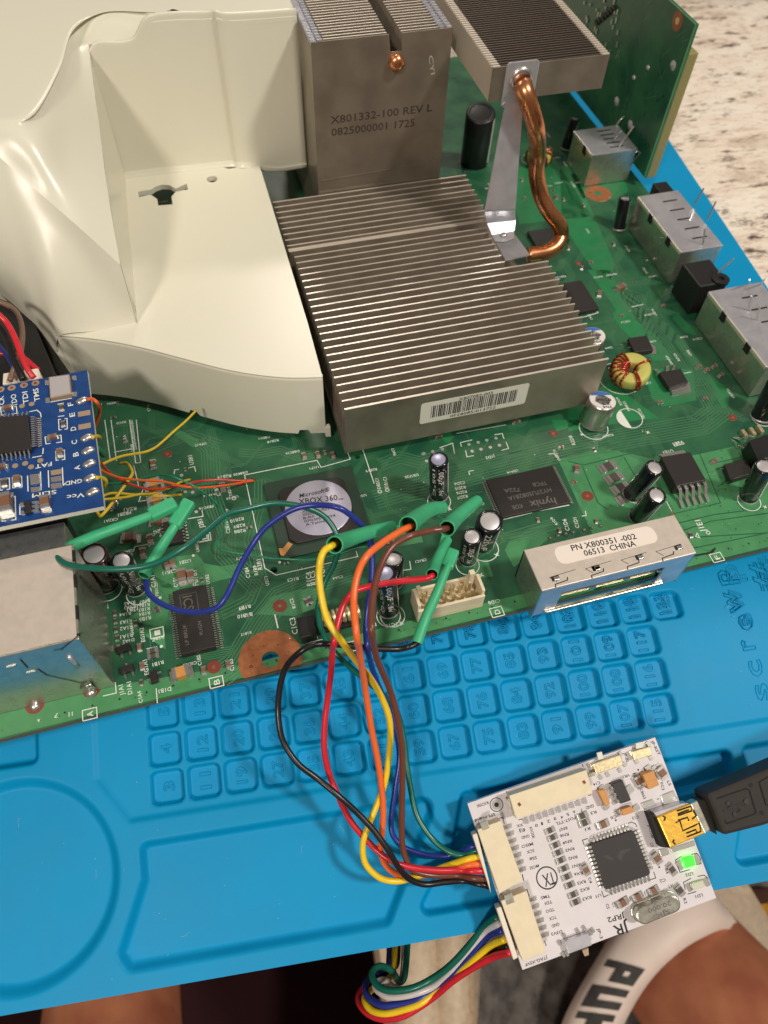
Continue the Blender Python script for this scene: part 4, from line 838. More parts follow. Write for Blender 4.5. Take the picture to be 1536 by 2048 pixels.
def surf(grid, per=7):
    rows = [spline(r, per) for r in grid]; cols = [spline([r[j] for r in rows], per) for j in range(len(rows[0]))]; m_ = len(cols[0]); s_ = MB()
    s_.v = [p for c in cols for p in c]; s_.f = [(j*m_+i, (j+1)*m_+i, (j+1)*m_+i+1, j*m_+i+1) for j in range(len(cols)-1) for i in range(m_-1)]; return s_
# ================================================================= WHITE FAN SHROUD
sh_root = thing('fan_shroud', (7,16,2.3), 'cream white plastic fan duct curving round the left of the heat sinks', 'fan duct')
DZ = 2.34
edge_px = [(112,670),(200,679),(280,694),(360,715),(450,738),(520,750),(580,755),(645,754)]
edge = [U(x, y, DZ) for x, y in edge_px]; ed = spline(edge, 6)
inner = [(5.07,14.10),(5.07,15.0),(5.08,17.0),(5.10,20.45),(8.0,20.45),(8.35,20.22),(9.29,20.22)]
z1_ = crop(0,0,2.275)
key = [U(*c, DZ) for c in z1_(628,872,690,862,705,850,735,840,770,842,800,858,850,835,855,862,800,872,780,895,785,930,720,935,715,905,685,885,632,897)]
hol = U(*z1_(965,815)[0], DZ)
out = [(p.x, p.y) for p in ed]+[(9.22,13.0),(9.26,17)]+list(reversed(inner))
sheet('deck', 'shroud', out, [[(p.x,p.y) for p in key], circ(hol, .16)], DZ, .15, sh_root)
# front lip with a rounded top edge
def lip(pts, zb=.32):
    s_ = MB(); rows = []
    for i, p in enumerate(pts):
        d = (pts[min(i+1,len(pts)-1)]-pts[max(i-1,0)]).normalized(); o = V((d.y,-d.x,0))   # outward (towards the front)
        x = p.x; nb = zb + (.14 if (abs(x-5.95) < .11 or abs(x-8.62) < .12) else 0)
        rows.append([p-o*.10+Z*.001, p-o*.04+Z*(-.008), p+o*.0+Z*(-.045), p+o*.015-Z*.12, V((p.x+o.x*.05,p.y+o.y*.05,nb)), V((p.x-o.x*.08,p.y-o.y*.08,nb)), V((p.x-o.x*.10,p.y-o.y*.10,DZ-.15))])
    k = len(rows[0])
    for r in rows: s_.v += r
    s_.f = [(i*k+j, i*k+j+1, (i+1)*k+j+1, (i+1)*k+j) for i in range(len(rows)-1) for j in range(k-1)]
    n = len(s_.v); s_.f.append(tuple((len(rows)-1)*k+j for j in range(k))); return s_
edf = spline(edge, 14); lip(edf).build('front_lip', 'shroud', sh_root, smooth='auto')
s_ = MB(); s_.prism([(9.14,11.06,.15),(9.28,11.03,.15),(9.28,11.16,.15),(9.14,11.18,.15)], Z, .4); s_.build('end_tab', 'shroud', sh_root, bevel=.02)
s_ = MB(); a = [U(*c, DZ+.003) for c in z1_(985,1000,978,962,1090,945,1098,990)]; s_.strip(a, .035, Z, .001); s_.build('moulded_mark', 'shroud', sh_root)
# rear wall
TZ = 6.28
wall_plan = [(5.10,20.47),(5.4,20.50),(6.4,20.50),(7.6,20.46),(8.0,20.40),(8.25,20.26),(8.5,20.20),(9.3,20.20),(10.74,20.20)]
tops = [(178,100),(195,84),(262,79),(298,31),(408,23),(432,22),(455,26),(520,23),(587,18)]
rows = []
for (x, y), (px, py) in zip(wall_plan, tops):
    P_ = UY(px, py, y); x = P_.x if 200 < px < 580 else x; zt_ = P_.z; zb_ = DZ if x < 9.25 else 2.06; xt = P_.x if px < 440 else x
    rows.append([V((xt,y+.07,zt_)), V((xt,y+.02,zt_-.012)), V((xt,y+.004,zt_-.05)), V((xt*.95+x*.05,y,zt_-.16)), V((xt*.9+x*.1,y,zt_-.4)), V((x,y,(zt_+zb_)/2)), V((x,y,zb_+.35)), V((x,y-.02,zb_+.12)), V((x,y-(.10 if x < 9.2 else 0),zb_-.005))])
o = surf(rows, 5).build('rear_wall', 'shroud', sh_root, smooth=True); md = o.modifiers.new('t','SOLIDIFY'); md.thickness = .12; md.offset = -1
# left hump: sloping shoulder between the roof plate and the deck
def G(px, py, z): return U(px, py, z)
e0 = UX(241,530,5.07); e1 = UX(216,385,5.12); e1b = UX(197,240,5.20); e2 = UY(179,104,20.47)
grid = [
 [G(-140,200,TZ), G(-60,262,TZ-.12), G(62,372,5.25), G(155,452,4.62), e0],
 [G(-140,150,TZ+.02), G(-20,235,TZ), G(62,280,5.98), G(140,338,5.25), e1],
 [G(-140,80,TZ+.03), G(40,222,TZ+.01), G(92,205,6.12), G(145,220,5.68), e1b],
 [G(-140,0,TZ+.03), G(95,130,TZ+.01), G(118,118,6.2), G(148,108,5.95), e2],
 [G(-140,-60,TZ+.03), G(120,55,TZ+.01), G(140,50,6.22), G(165,72,5.98), G(185,88,5.92)],
 [G(-100,-90,TZ+.03), G(180,14,TZ+.01), G(195,25,6.25), G(215,50,6.10), G(235,80,5.95)],
 [G(-60,-90,TZ+.03), G(262,14,TZ+.01), G(275,22,TZ-.03), G(285,42,6.12), G(270,76,6.0)],
 [G(0,-90,TZ+.03), G(300,16,TZ+.01), G(300,22,TZ-.01), G(300,30,6.24), G(299,42,6.1)],
 [G(60,-90,TZ+.03), G(345,14,TZ+.01), G(345,18,TZ), G(345,24,TZ-.01), G(345,34,6.15)]]
q_ = surf(grid, 7)
for v in q_.v: v.z = min(v.z, TZ)
q_.build('shoulder', 'shroud', sh_root, smooth=True)
kk = G(275,648,DZ)
low = [[e0, UX(258,590,5.07), V((5.07,14.10,DZ))],
 [G(155,452,4.62), G(185,560,3.45), G(196,661,DZ)],
 [G(62,372,5.25), G(105,545,3.75), G(120,671,DZ)],
 [G(0,315,5.75), G(45,520,3.85), G(112,705,1.7)],
 [G(-60,262,TZ-.12), G(-20,490,4.05), G(75,660,1.75)],
 [G(-140,200,TZ), G(-100,460,4.3), G(0,588,2.3)],
 [G(-240,140,TZ), G(-190,420,4.5), G(-120,540,2.8)]]
surf(low, 7).build('sloping_side', 'shroud', sh_root, smooth=True)
# inner side wall of the duct and outer skirt
s_ = MB(); zs = [e0, e1, e1b, e2]; vs = []
for p in zs: vs += [p, V((p.x+.02, p.y, DZ))]
s_.add(vs, [(2*i,2*i+1,2*i+3,2*i+2) for i in range(3)]); s_.add([V((5.078,p.y,p.z)) for p in (e0, UX(258,590,5.07), V((5,14.02,DZ-.1)), V((5,e0.y+.3,DZ-.1)), e1)], [(0,1,2,3,4)]); s_.add([e2, V((e2.x+.02,e2.y,DZ)), V((5.12,20.5,DZ)), V((5.3,20.5,5.95))], [(0,1,2,3)]); s_.add([V((5.07,14.1,DZ-.1)), V((5.12,20.5,DZ-.1)), V((5.12,20.5,DZ+.02)), V((5.07,14.1,DZ+.02))], [(0,1,2,3)]); s_.build('inner_wall', 'shroud', sh_root, smooth='auto')
s_ = MB(); a = [G(120,671,DZ), G(112,705,1.7), G(75,660,1.75), G(0,588,2.3), G(-120,540,2.8)]; b_ = [G(195,779,.32), G(160,775,.55), G(108,742,.8), G(44,612,1.9), G(-120,560,2.4)]
s_.add(a+b_, [(i, i+1, 6+i, 5+i) for i in range(4)]); s_.build('outer_skirt', 'shroud', sh_root, smooth='auto')
s_ = MB(); roof = [G(322,22,TZ),G(345,28,TZ),G(412,24,TZ+.0),G(432,19,TZ),G(452,29,TZ),G(587,18,TZ),G(600,-150,TZ),G(300,-300,TZ),G(-200,-250,TZ),G(60,-70,TZ)]
s_.prism([V((p.x,p.y,TZ-.012)) for p in roof], Z, -.12); s_.build('roof_plate', 'shroud', sh_root)
# ================================================================= BLACK FAN HOUSING BEHIND THE BLUE BOARD
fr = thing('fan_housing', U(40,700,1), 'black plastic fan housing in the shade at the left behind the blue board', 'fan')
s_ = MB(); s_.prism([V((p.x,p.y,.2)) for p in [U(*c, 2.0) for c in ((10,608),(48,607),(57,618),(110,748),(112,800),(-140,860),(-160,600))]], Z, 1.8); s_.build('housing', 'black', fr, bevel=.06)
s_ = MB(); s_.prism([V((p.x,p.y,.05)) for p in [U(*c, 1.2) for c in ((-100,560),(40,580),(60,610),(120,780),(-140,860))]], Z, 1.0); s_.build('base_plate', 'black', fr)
# ================================================================= BLUE ADD-ON BOARD
BP = Plane((0,0,3.0),(1,0,0),(0,1,0),Z)
bb = thing('blue_circuit_board', (1.5,10,2.9), 'small blue circuit board with crystal and soldered edge pads above the metal socket', 'circuit board')
c4 = [BP.hit(174,740), BP.hit(208,1012), BP.hit(-200,1094), BP.hit(-240,818)]
s_ = MB(); s_.prism([p-Z*.13 for p in c4], Z, .13); s_.build('blue_panel', 'blueboard', bb)
s_ = MB(); s_.add([p-Z*.002+(V((.003,-.004,0))) for p in (c4[0],c4[1])]+[p-Z*.128+V((.003,-.004,0)) for p in (c4[1],c4[0])], [(0,1,2,3)]); s_.add([p-Z*.002+V((0,-.004,0)) for p in (c4[1],c4[2])]+[p-Z*.128+V((0,-.004,0)) for p in (c4[2],c4[1])], [(0,1,2,3)]); s_.build('panel_edge', 'labelgrey', bb, kind='stuff')
def qp(P, pts, h, m, name, parent, base=0.0, bevel=0.0, label=None, kind=None):
    """block whose top outline is seen at pts, standing on plane P from height base to h"""
    s_ = MB(); s_.prism([P.hit(a, b_, h)-P.n*(h-base) for a, b_ in pts], P.n, h-base); return s_.build(name, m, parent, bevel=bevel, label=label, kind=kind)
cr = qp(BP, ze(412,655,590,632,608,800,425,838), .12, 'padgold', 'crystal_can', bb, 0, .02)
qp(BP, ze(422,662,582,642,598,792,434,825), .13, 'captop', 'crystal_lid', cr, .12)
ch = qp(BP, ze(-160,1010,235,978,268,1268,-160,1325), .14, 'chip', 'logic_chip', bb, .02, .01)
s_ = MB()
def lead(s_, P, a, b_, h0, wd=.03):
    A = P.hit(*a, h0); B = P.hit(*b_, .012); d = (B-A); sd = P.n.cross(d).normalized()*wd/2; M1 = A.lerp(B,.35)+P.n*(h0-.012)*.30; M2 = A.lerp(B,.6)-P.n*(h0)*.25
    for p, q in ((A,M1),(M1,M2),(M2,B)): s_.prism([p-sd,p+sd,q+sd,q-sd], P.n, .014)
for i in range(14): t_ = i/13; lead(s_, BP, ze(262+12*t_,1000+255*t_)[0], ze(355+6*t_,1015+225*t_)[0], .09)
for i in range(12): t_ = i/11; lead(s_, BP, ze(245-420*t_,1275+45*t_)[0], ze(252-420*t_,1345+45*t_)[0], .09)
for i in range(12): t_ = i/11; lead(s_, BP, ze(228-420*t_,985+35*t_)[0], ze(232-420*t_,955+35*t_)[0], .09)
s_.build('leads', 'solder', ch, kind='stuff')
s_ = MB()
def bt(s, *p, height=None): tpx(s_, s, p, BP, h=.003, height=height)
for s, p in (('TMS', ze(340,860,325,750)), ('TDI', ze(245,880,232,778)), ('TDO', ze(150,905,135,800)), ('TCK', ze(42,925,30,815)), ('F', ze(625,900,622,870)), ('E', ze(640,992,636,958)), ('D', ze(650,1110,646,1078)), ('C', ze(660,1225,656,1192)), ('B', ze(672,1330,668,1295)), ('A', ze(685,1445,680,1408))): bt(s, *p, height=.115)
for s, p in (('GND', ze(700,1525,555,1552)), ('Vcc', ze(722,1645,570,1668)), ('FAT', ze(442,1382,300,1408)), ('SLIM', ze(482,1620,275,1655))): bt(s, *p, height=.105)
def br_(x0, y0, x1, y1, sl=-.12, wd=.02, P=BP, acc=None):
    a = s_ if acc is None else acc
    f = lambda x, y: P.hit(*ze(x, y+(x-x0)*sl)[0])
    a.strip([f(x0+.3*(x1-x0),y0), f(x0,y0), f(x0+.06*(x1-x0),y1), f(x0+.35*(x1-x0),y1)], wd, P.n, .003); a.strip([f(x0+.7*(x1-x0),y0), f(x1,y0), f(x1+.04*(x1-x0),y1), f(x0+.7*(x1-x0),y1)], wd, P.n, .003)
for q in ((5,925,140,985),(385,1170,520,1230),(475,1290,550,1370),(500,1020,572,1110),(-5,1530,80,1625),(105,1515,185,1605),(10,1690,130,1890)): br_(*q)
def bl(*p, wd=.022): s_.strip([BP.hit(*ze(p[i],p[i+1])[0]) for i in range(0,len(p),2)], wd, Z, .003)
bl(430,872,615,838); bl(490,890,545,880); bl(495,995,550,988); bl(235,1500,240,1635); bl(345,1465,352,1625); bl(412,1455,418,1600); bl(532,1430,540,1585); bl(250,955,315,940,345,965,352,1000); bl(370,1265,365,1315); bl(275,1345,358,1330); bl(365,1690,430,1685); bl(365,1820,440,1808); bl(170,1740,170,1830,215,1825); bl(545,1580,560,1560)
s_.build('silkscreen_print', 'silk', bb)
for i, (x, y) in enumerate(((712,862),(728,968),(732,1078),(752,1178),(762,1288),(772,1398),(782,1522),(800,1640))):
    c = BP.hit(*ze(x-10,y)[0])
    if i in (1,2): s_ = MB(); s_.box(c, .26, .145, .004); s_.build('bare_edge_pad', 'padgold', bb)
    else:
        s_ = MB(); seg = 14; prof = [(.15,0),(.135,.035),(.09,.06),(.04,.07),(0,.072)]; s_.lathe((0,0,0), Z, prof, seg); s_.v = [V((v.x*1.0+c.x, v.y*.62+c.y+.02*math.sin(v.x*20), v.z+c.z)) for v in s_.v]; s_.build('solder_blob', 'solder', bb, smooth=True)
for x, y in ((5,765),(100,750),(205,727),(303,710)):
    c = BP.hit(*ze(x,y)[0]); s_ = MB(); s_.ring(c+Z*.001, Z, .035, .085, 22, .004); s_.cyl(c+Z*.001, Z, .036, .003, 14); s_.build('pin_hole', 'padgold', bb); s_ = MB(); s_.cyl(c+Z*.003, Z, .033, .003, 14); s_.build('pin_tip', 'copring', bb)
for x, y in ((188,905),(270,888),(215,1395),(130,1415),(265,1425),(345,1370)): s_ = MB(); s_.cyl(BP.hit(*ze(x,y)[0]), Z, .062, .004, 18); s_.build('test_pad', 'padgold', bb)
def bs(kind, x, y, ang, sc_=1.0, name='chip_capacitor'): u, v = BP.loc(*ze(x,y)[0]); smd(kind, BP, u, v, ang, bb, name, sc_)
bs('c',455,1180,2,.8); bs('c',515,1312,92,.8); bs('c',70,930,2,.8); bs('r',527,925,92,.8,'chip_resistor'); bs('r',540,1062,92,.7,'chip_resistor'); bs('r',40,1565,92,.9,'chip_resistor'); bs('c',150,1548,88,.9); bs('C',395,1745,92,.85); bs('C',58,1765,92,1.25); bs('c',20,1430,0,.8)
for pts in (ze(250,1490,335,1478,345,1560,258,1575), ze(258,1600,345,1590,348,1625,262,1638)): qp(BP, pts, .03, 'solder', 'solder_bridge', bb, 0, .012)
for i in range(3): qp(BP, ze(430,1455+58*i,520,1440+58*i,525,1480+58*i,435,1495+58*i), .02, 'padgold' if i == 0 else 'solder', 'jumper_pad', bb, 0, .006)
so3 = qp(BP, ze(205,1715,250,1705,262,1810,215,1820), .10, 'chip', 'small_transistor', bb, .02, .01)
for i in range(3): qp(BP, ze(270,1720+35*i,330,1712+35*i,332,1728+35*i,272,1738+35*i), .03, 'solder', 'pin', so3)
for x, y in ((190,1730),(195,1800)): qp(BP, ze(x-20,y,x+10,y-3,x+12,y+22,x-18,y+25), .03, 'solder', 'pin', so3)
for x, y in ((630,662),(635,800),(400,700),(405,850)): qp(BP, ze(x-18,y-14,x+18,y-18,x+20,y+14,x-16,y+18), .02, 'solder', 'crystal_pad', cr)
# white plug under the board's far edge
s_ = MB(); pts = [BP.hit(*c, -.1) for c in ze(25,625,325,580,352,660,20,720)]; s_.prism([p-Z*.5 for p in pts], Z, .5); s_.build('white_socket', 'creampale', bb, bevel=.02)
# ================================================================= UPRIGHT GREEN BOARD
ub = thing('upright_circuit_board', (22.65,23,.4), 'dark green circuit board standing upright at the back right corner', 'circuit board')
s_ = MB(); boxz(s_, 22.60, 22.74, 19.58, 34, .40, 5.28); s_.build('upright_panel', 'pcb', ub)
s_ = MB(); boxz(s_, 22.60, 22.64, 19.565, 19.577, .40, 5.28); boxz(s_, 22.60, 22.64, 19.58, 34, 5.283, 5.29); s_.build('cut_edge', 'pour', ub, kind='stuff')
s_ = MB(); boxz(s_, 22.80, 23.22, 19.75, 30, .2, 4.35); s_.build('backing_strip', mat('olive_plastic', (.30,.27,.10), .5, noise=.2), ub, bevel=.03)
UP = Plane((22.598,0,0),(0,-1,0),(0,0,1),(-1,0,0))
def upp(px, py): return UX(px, py, 22.598)
s_ = MB(); s_.ring(upp(1355,42), UP.n, .10, .27, 28, .004); s_.build('copper_ring', 'copper', ub); s_ = MB(); s_.cyl(upp(1355,42), UP.n, .10, .012, 20); s_.build('lit_hole_disc', 'switchgold', ub)  # gold disc paints the light showing through the ringed hole
for px, py, r in ((1346,131,.15),(1260,250,.16),(1233,203,.16),(1296,135,.08),(1268,155,.08)):
    s_ = MB(); s_.lathe(upp(px,py), UP.n, [(r,0),(r*.8,.03),(0,.05)], 18); s_.build('solder_pad', 'captop', ub, smooth=True)
s_ = MB(); ru = random.Random(5)
for k in range(36): p = upp(ru.uniform(1170,1240), ru.uniform(0,120)); s_.box(p, .05, ru.uniform(.08,.2), .05, 0, Plane((0,0,0),(0,-1,0),(0,0,1),(-1,0,0)))
s_.build('small_parts', 'solder', ub, kind='stuff')
s_ = MB()
for k in range(7): p = upp(1195+k*6, 45-k*5); s_.box(p, .22, .10, .08, 0, UP)
s_.build('dark_parts', 'chip', ub, kind='stuff')
s_ = MB()
for k in range(26):
    p = V((22.598, ru.uniform(20,24), ru.uniform(1,5))); pts = [p]
    for j in range(3): p = p+V((0,ru.choice((-.3,0,.3)),ru.choice((-.35,.35,.2)))); pts.append(p)
    s_.strip(pts, .03, UP.n, .004)
s_.build('copper_tracks', 'trace', ub, kind='stuff')
for k, (px, py, qx, qy) in enumerate(((1215,285,1245,235),(1225,262,1250,232),(1180,300,1200,262),(1262,312,1282,305))):
    s_ = MB(); a = UX(px,py,22.2); b_ = UX(qx,qy,22.5); s_.tube([a, a.lerp(b_,.5)+V((0,0,.12)), b_], .03, 6); s_.build('bent_pin', 'solder', ub, smooth=True)
# dark dish on the counter
dd = U(1400,-8,-.82); dt = thing('dark_dish', (dd.x+2,dd.y+8,-.8), 'dark round dish on the granite at the top right corner', 'dish')
s_ = MB(); s_.lathe((dd.x+2,dd.y+7.6,-.815), Z, [(6.5,0),(7.6,.5),(8,.9),(7.7,.92),(7.2,.5),(0,.3)], 64); s_.build('plate', 'dish', dt, smooth=True)
# ================================================================= WHITE PROGRAMMER BOARD
jr = thing('white_circuit_board', JR.at(2.2,1.7,-.1), 'white programmer circuit board with gold USB socket and lit green lamp over the mat edge', 'circuit board')
W_, H_ = 4.4, 3.4616
s_ = MB(); s_.prism([JR.at(0,0,-.14), JR.at(W_,0,-.14), JR.at(W_,H_,-.14), JR.at(0,H_,-.14)], JR.n, .14); s_.build('white_panel', 'whiteboard', jr, bevel=.01)
blk = MB()
def jt(s, *p, height=None, hs=1.0): tpx(blk, s, p, JR, hs, .003, height=height)
def jl(pts, wd=.016): blk.strip([JR.hit(*p) for p in pts], wd, JR.n, .003)
for s, p in (('KIOSK', za(410,607,308,640)), ('SPI-Nand', za(468,705,295,762)), ('XX', za(705,795,652,810)), ('EJ', za(720,838,675,852)), ('GND', za(760,890,692,908)), ('MISO', za(790,958,692,985)), ('SCX', za(800,1015,738,1032)), ('SS#', za(822,1075,760,1092)), ('MOSI', za(840,1145,765,1168)), ('0', za(832,800,808,806)), ('1', za(875,785,860,788)), ('2', za(936,765,912,770)), ('3', za(992,742,968,748)), ('4', za(1048,730,1028,735)), ('5', za(1098,705,1076,712)), ('6', za(1150,685,1130,692)), ('7', za(1213,668,1193,676)), ('GND', za(1310,632,1240,655)), ('POST-TTL', za(1155,735,985,790)), ('RN7', za(1082,822,1012,842)), ('RN6', za(1095,875,1020,895)), ('RN4', za(1120,932,1045,955)), ('RN3', za(1142,998,1068,1018)), ('RN2', za(1168,1068,1092,1088)), ('RN1', za(1195,1135,1125,1155)), ('RX6', za(1215,1205,1142,1222)), ('RX5', za(1240,1278,1168,1298)), ('RX2', zc(1428,352,1342,378)), ('RX3', zc(1450,435,1365,462)), ('R3', za(1332,685,1282,700)), ('R1', za(1278,825,1235,840)), ('C6', za(1502,725,1452,742)), ('C14', za(1362,435,1305,455)), ('TMS', zc(1052,425,965,448)), ('TDI', zc(1072,480,1003,502)), ('TDO', zc(1092,555,1012,578)), ('TCX', zc(1112,628,1045,650)), ('GND', zc(1142,695,1068,718)), ('D3V3', zc(1170,768,1065,795)), ('JTAG-XSVF', zc(1028,1015,812,1090)), ('C13', zb(430,728,375,742)), ('VR1', zb(352,372,295,388)), ('LD2', zb(892,1212,828,1228)), ('C2', zb(658,1265,610,1278)), ('X1', zd(805,105,770,118)), ('LD1', zd(1030,180,975,195)), ('U1', zd(250,180,210,195))): jt(s, *p, height=.062)
for s, p in (('JP-RST', zb(535,95,600,218)), ('JP-BL', zb(300,195,332,285)), ('C8663', zb(440,505,475,590)), ('FC3', zb(615,450,632,515)), ('L5', zb(672,440,692,478)), ('J-USB', zb(512,810,542,925)), ('C3', zb(528,965,540,1000)), ('R4', zb(655,1185,668,1228)), ('C5', zd(290,262,300,300)), ('C1', zd(338,250,345,282)), ('R2', zd(882,220,898,262)), ('JP-3', zd(222,450,248,530)), ('C4', za(1262,1262,1278,1310)), ('KIOSK', za(762,830,790,930))): jt(s, *p, height=.062)
jt('JRP2', *zd(432,330,298,367), height=.105); jt('JR', *zd(458,398,342,432), height=.21)
c = JR.hit(*za(912,1262)[0]); blk.ring(c, JR.n, .205, .232, 40, .003); a = JR.hit(*za(955,1205)[0]); 
jt('TX', *za(965,1210,868,1240), height=.25)
c = JR.hit(*za(482,637)[0]); blk.ring(c, JR.n, .130, .148, 36, .003)
for pts in (za(450,770,535,745,550,805), za(565,520,572,548), za(1215,290,1222,318), za(700,1230,712,1280), za(670,768,705,758), za(1262,925,1215,940,1232,985), za(300,830,330,822), zc(715,415,835,378,858,450), zc(790,235,805,298), zc(1003,870,1020,920), zb(342,798,370,785,405,800,418,828), zb(560,1210,578,1262,530,1278), zd(258,160,275,208,312,190), zb(805,1075,745,1110,785,1215,870,1190), zb(880,1062,930,1052,960,1095,965,1140,925,1150), zb(880,1265,815,1300,830,1365), zb(935,1250,990,1238,1020,1260,1035,1330), zd(918,185,985,165), zb(380,375,410,365), zb(590,592,605,585), zb(745,1015,770,1005), za(1330,802,1345,835), za(1265,560,1290,552), zd(472,205,480,235), zd(585,165,595,195)): jl(pts)
for p in zb(428,340,185,455,237,770,608,1170): blk.cyl(JR.hit(*p), JR.n, .02, .003, 12)
blk.build('black_print', 'black_print', jr, kind='stuff')
s_ = MB(); c = JR.hit(*za(482,637)[0]); s_.ring(c, JR.n, .05, .105, 28, .008); s_.build('hole_ring', 'solder', jr); s_ = MB(); s_.cyl(c, JR.n, .05, .004, 20); s_.build('screw_hole', 'hole', jr)
s_ = MB()
for k in range(7): a = JR.hit(*za(800+k*20,880+k*55)[0]); b_ = JR.hit(*za(900+k*22,950+k*45)[0]); s_.strip([a, a.lerp(b_,.6)+JR.ey*.05, b_], .010, JR.n, .0025)
for k in range(5): a = JR.hit(*za(1120,830+k*22)[0]); b_ = JR.hit(*za(1200,900+k*22)[0]); s_.strip([a, b_], .010, JR.n, .0025)
for k in range(4): a = JR.hit(*zc(1070,400+60*k)[0]); b_ = JR.hit(*zc(1170,500+30*k)[0]); s_.strip([a, a.lerp(b_,.7)-JR.ey*.06, b_], .010, JR.n, .0025)
s_.build('buried_tracks', 'labelgrey', jr, kind='stuff')
# connectors
pc = qp(JR, za(590,560,1250,340,1305,540,650,762), .38, 'cream', 'post_connector', jr, 0, .015, label='long cream connector along the top edge of the white board')
for p in za(677,635,1230,445): 
    s_ = MB(); s_.box(JR.hit(*p,.382), .06, .07, .003, 16, JR); s_.build('peg_hole', 'copring', pc)
for pts in (za(565,590,610,575,650,650,600,670), za(1262,375,1320,355,1330,385,1275,405)): qp(JR, pts, .14, 'tin', 'anchor', pc, 0, .01)
for i in range(10): t_ = i/9; s_ = MB(); a = za(727+500*t_,752-165*t_)[0]; b_ = za(745+498*t_,800-170*t_)[0]; s_.prism([JR.hit(a[0]-3,a[1],.03),JR.hit(a[0]+3,a[1]-2,.03),JR.hit(b_[0]+3,b_[1]-2,.03),JR.hit(b_[0]-3,b_[1],.03)], JR.n, .035); s_.build('pin', 'solder', pc)
def jst(body, plug, tab, pins, nm, lab):
    o = qp(JR, body, .36, 'cream', nm, jr, 0, .015, label=lab)
    qp(JR, plug, .30, 'creampale', 'plug_shell', o, -.02, .02)
    for t_ in tab: qp(JR, t_, .375, 'tin', 'anchor', o, .1, .012)
    (a0, b0), (a1, b1), n = pins
    for i in range(n):
        t_ = i/(n-1); x, y = a0+(a1-a0)*t_, b0+(b1-b0)*t_; s_ = MB(); s_.prism([JR.hit(x-8,y+5,.02), JR.hit(x-9,y-2,.02), JR.hit(x+8,y-7,.02), JR.hit(x+9,y,.02)], JR.n, .03); s_.build('pin', 'solder', o)
        s_ = MB(); s_.prism([JR.hit(x-4,y+4.5,.052), JR.hit(x-5,y-1.5,.052), JR.hit(x+4,y-4.5,.052), JR.hit(x+5,y+1.5,.052)], JR.n, .004); s_.build('pin_gap', 'tin', o)
    return o
spi = jst(za(318,850,520,772,705,1285,505,1400), za(275,895,318,880,425,1310,498,1400,470,1410)[:3]+zc(492,425)+zc(525,395)[:0], [za(340,795,400,768,425,835,365,860)], (za(572,830)[0], za(695,1195)[0], 7), 'nand_connector', 'cream connector holding the upper bundle of wires')
spi.data.name = 'nand_connector'
jt2 = jst(zc(585,490,830,392,1022,985,795,1075), zc(540,560,588,545,750,1035,705,1060), [zc(612,435,690,408,720,500,640,530)], (zc(882,478)[0], zc(1002,820)[0], 6), 'jtag_connector', 'cream connector holding the lower bundle of wires')
# resistors, capacitors
def js(kind, p, ang, sc_=.8, name='chip_resistor'):
    for q in p: u, v = JR.loc(*q); smd(kind, JR, u, v, ang, jr, name, sc_)
js('r', za(935,855,958,915,982,980,1005,1045,1028,1110,1055,1180,1080,1250,1105,1320)+zc(1275,425,1300,497), 3, .82); js('r', za(1210,730,1230,790), 3, .95); js('c', za(1385,802), 3, .95, 'chip_capacitor'); js('c', za(1240,1185), 100, .85, 'chip_capacitor')
js('C', zb(620,358), 108, .72, 'chip_capacitor'); js('C', zb(425,432), 100, .62, 'chip_capacitor'); js('c', zb(580,1085), 108, .95, 'chip_capacitor'); js('r', zb(712,1185), 108, .95)
js('c', zd(415,245), 10, .95, 'chip_capacitor'); js('c', zd(530,200,650,152), 8, .85, 'chip_capacitor'); js('r', zd(855,150), 108, .95)
for pts, nm, h in ((zb(465,380,560,345,612,470,518,510), 'large', .26), (zb(85,520,150,505,192,630,150,655), 'mid', .2), (zb(285,680,370,650,400,700,300,735), 'low', .2)):
    o = qp(JR, pts, h, 'tan', 'tantalum_capacitor', jr, .02, .02, label={'large':'largest orange capacitor','mid':'upright orange capacitor','low':'sideways orange capacitor'}[nm])
for p in zb(510,325,560,330,118,495,150,650,262,705,410,660): s_ = MB(); s_.box(JR.hit(*p), .12, .12, .05, 16, JR); s_.build('solder_pad', 'solder', jr)
vr = qp(JR, zb(205,460,295,425,370,600,280,632), .18, 'chip', 'regulator_chip', jr, .02, .015)
for p in zb(192,497,212,555,235,610): s_ = MB(); s_.box(JR.hit(*p), .13, .06, .05, 16, JR); s_.build('pin', 'solder', vr)
s_ = MB(); s_.box(JR.hit(*zb(350,505)[0]), .16, .16, .05, 16, JR); s_.build('wide_tab', 'solder', vr)
def switch(pts, m, knob, nm, lab, pins=()):
    o = qp(JR, pts, .16, m, nm, jr, .02, .01, label=lab); qp(JR, knob, .10, 'padgold' if m != 'switchgold' else 'labelgrey', 'slider', o, .03, .01)
    for p in pins: s_ = MB(); s_.box(JR.hit(*p), .06, .10, .04, 16, JR); s_.build('pin', 'solder', o)
    return o
switch(zb(42,290,275,212,300,300,72,378), 'switchgold', zb(75,195,120,185,135,245,88,258), 'slide_switch', 'gold topped slide switch on the top edge', zb(105,400,165,378,270,342,310,290,-15,345,275,200,10,300))
switch(zb(375,185,535,140,550,215,400,258), 'switchgold', zb(405,115,465,100,475,148,412,165), 'push_switch', 'smaller gold topped switch by the corner', zb(412,268,535,238,365,195,508,118))
switch(zd(0,520,165,478,192,575,0,645)[:0]+zc(1195,880,1425,800,1460,915,1235,1000), 'steel', zc(1365,965,1425,940,1432,1010,1390,1025), 'slide_switch', 'silver slide switch on the lower edge', zc(1192,820,1318,770,1380,745,1462,765,1145,885,1180,1000,1215,990,1440,790))
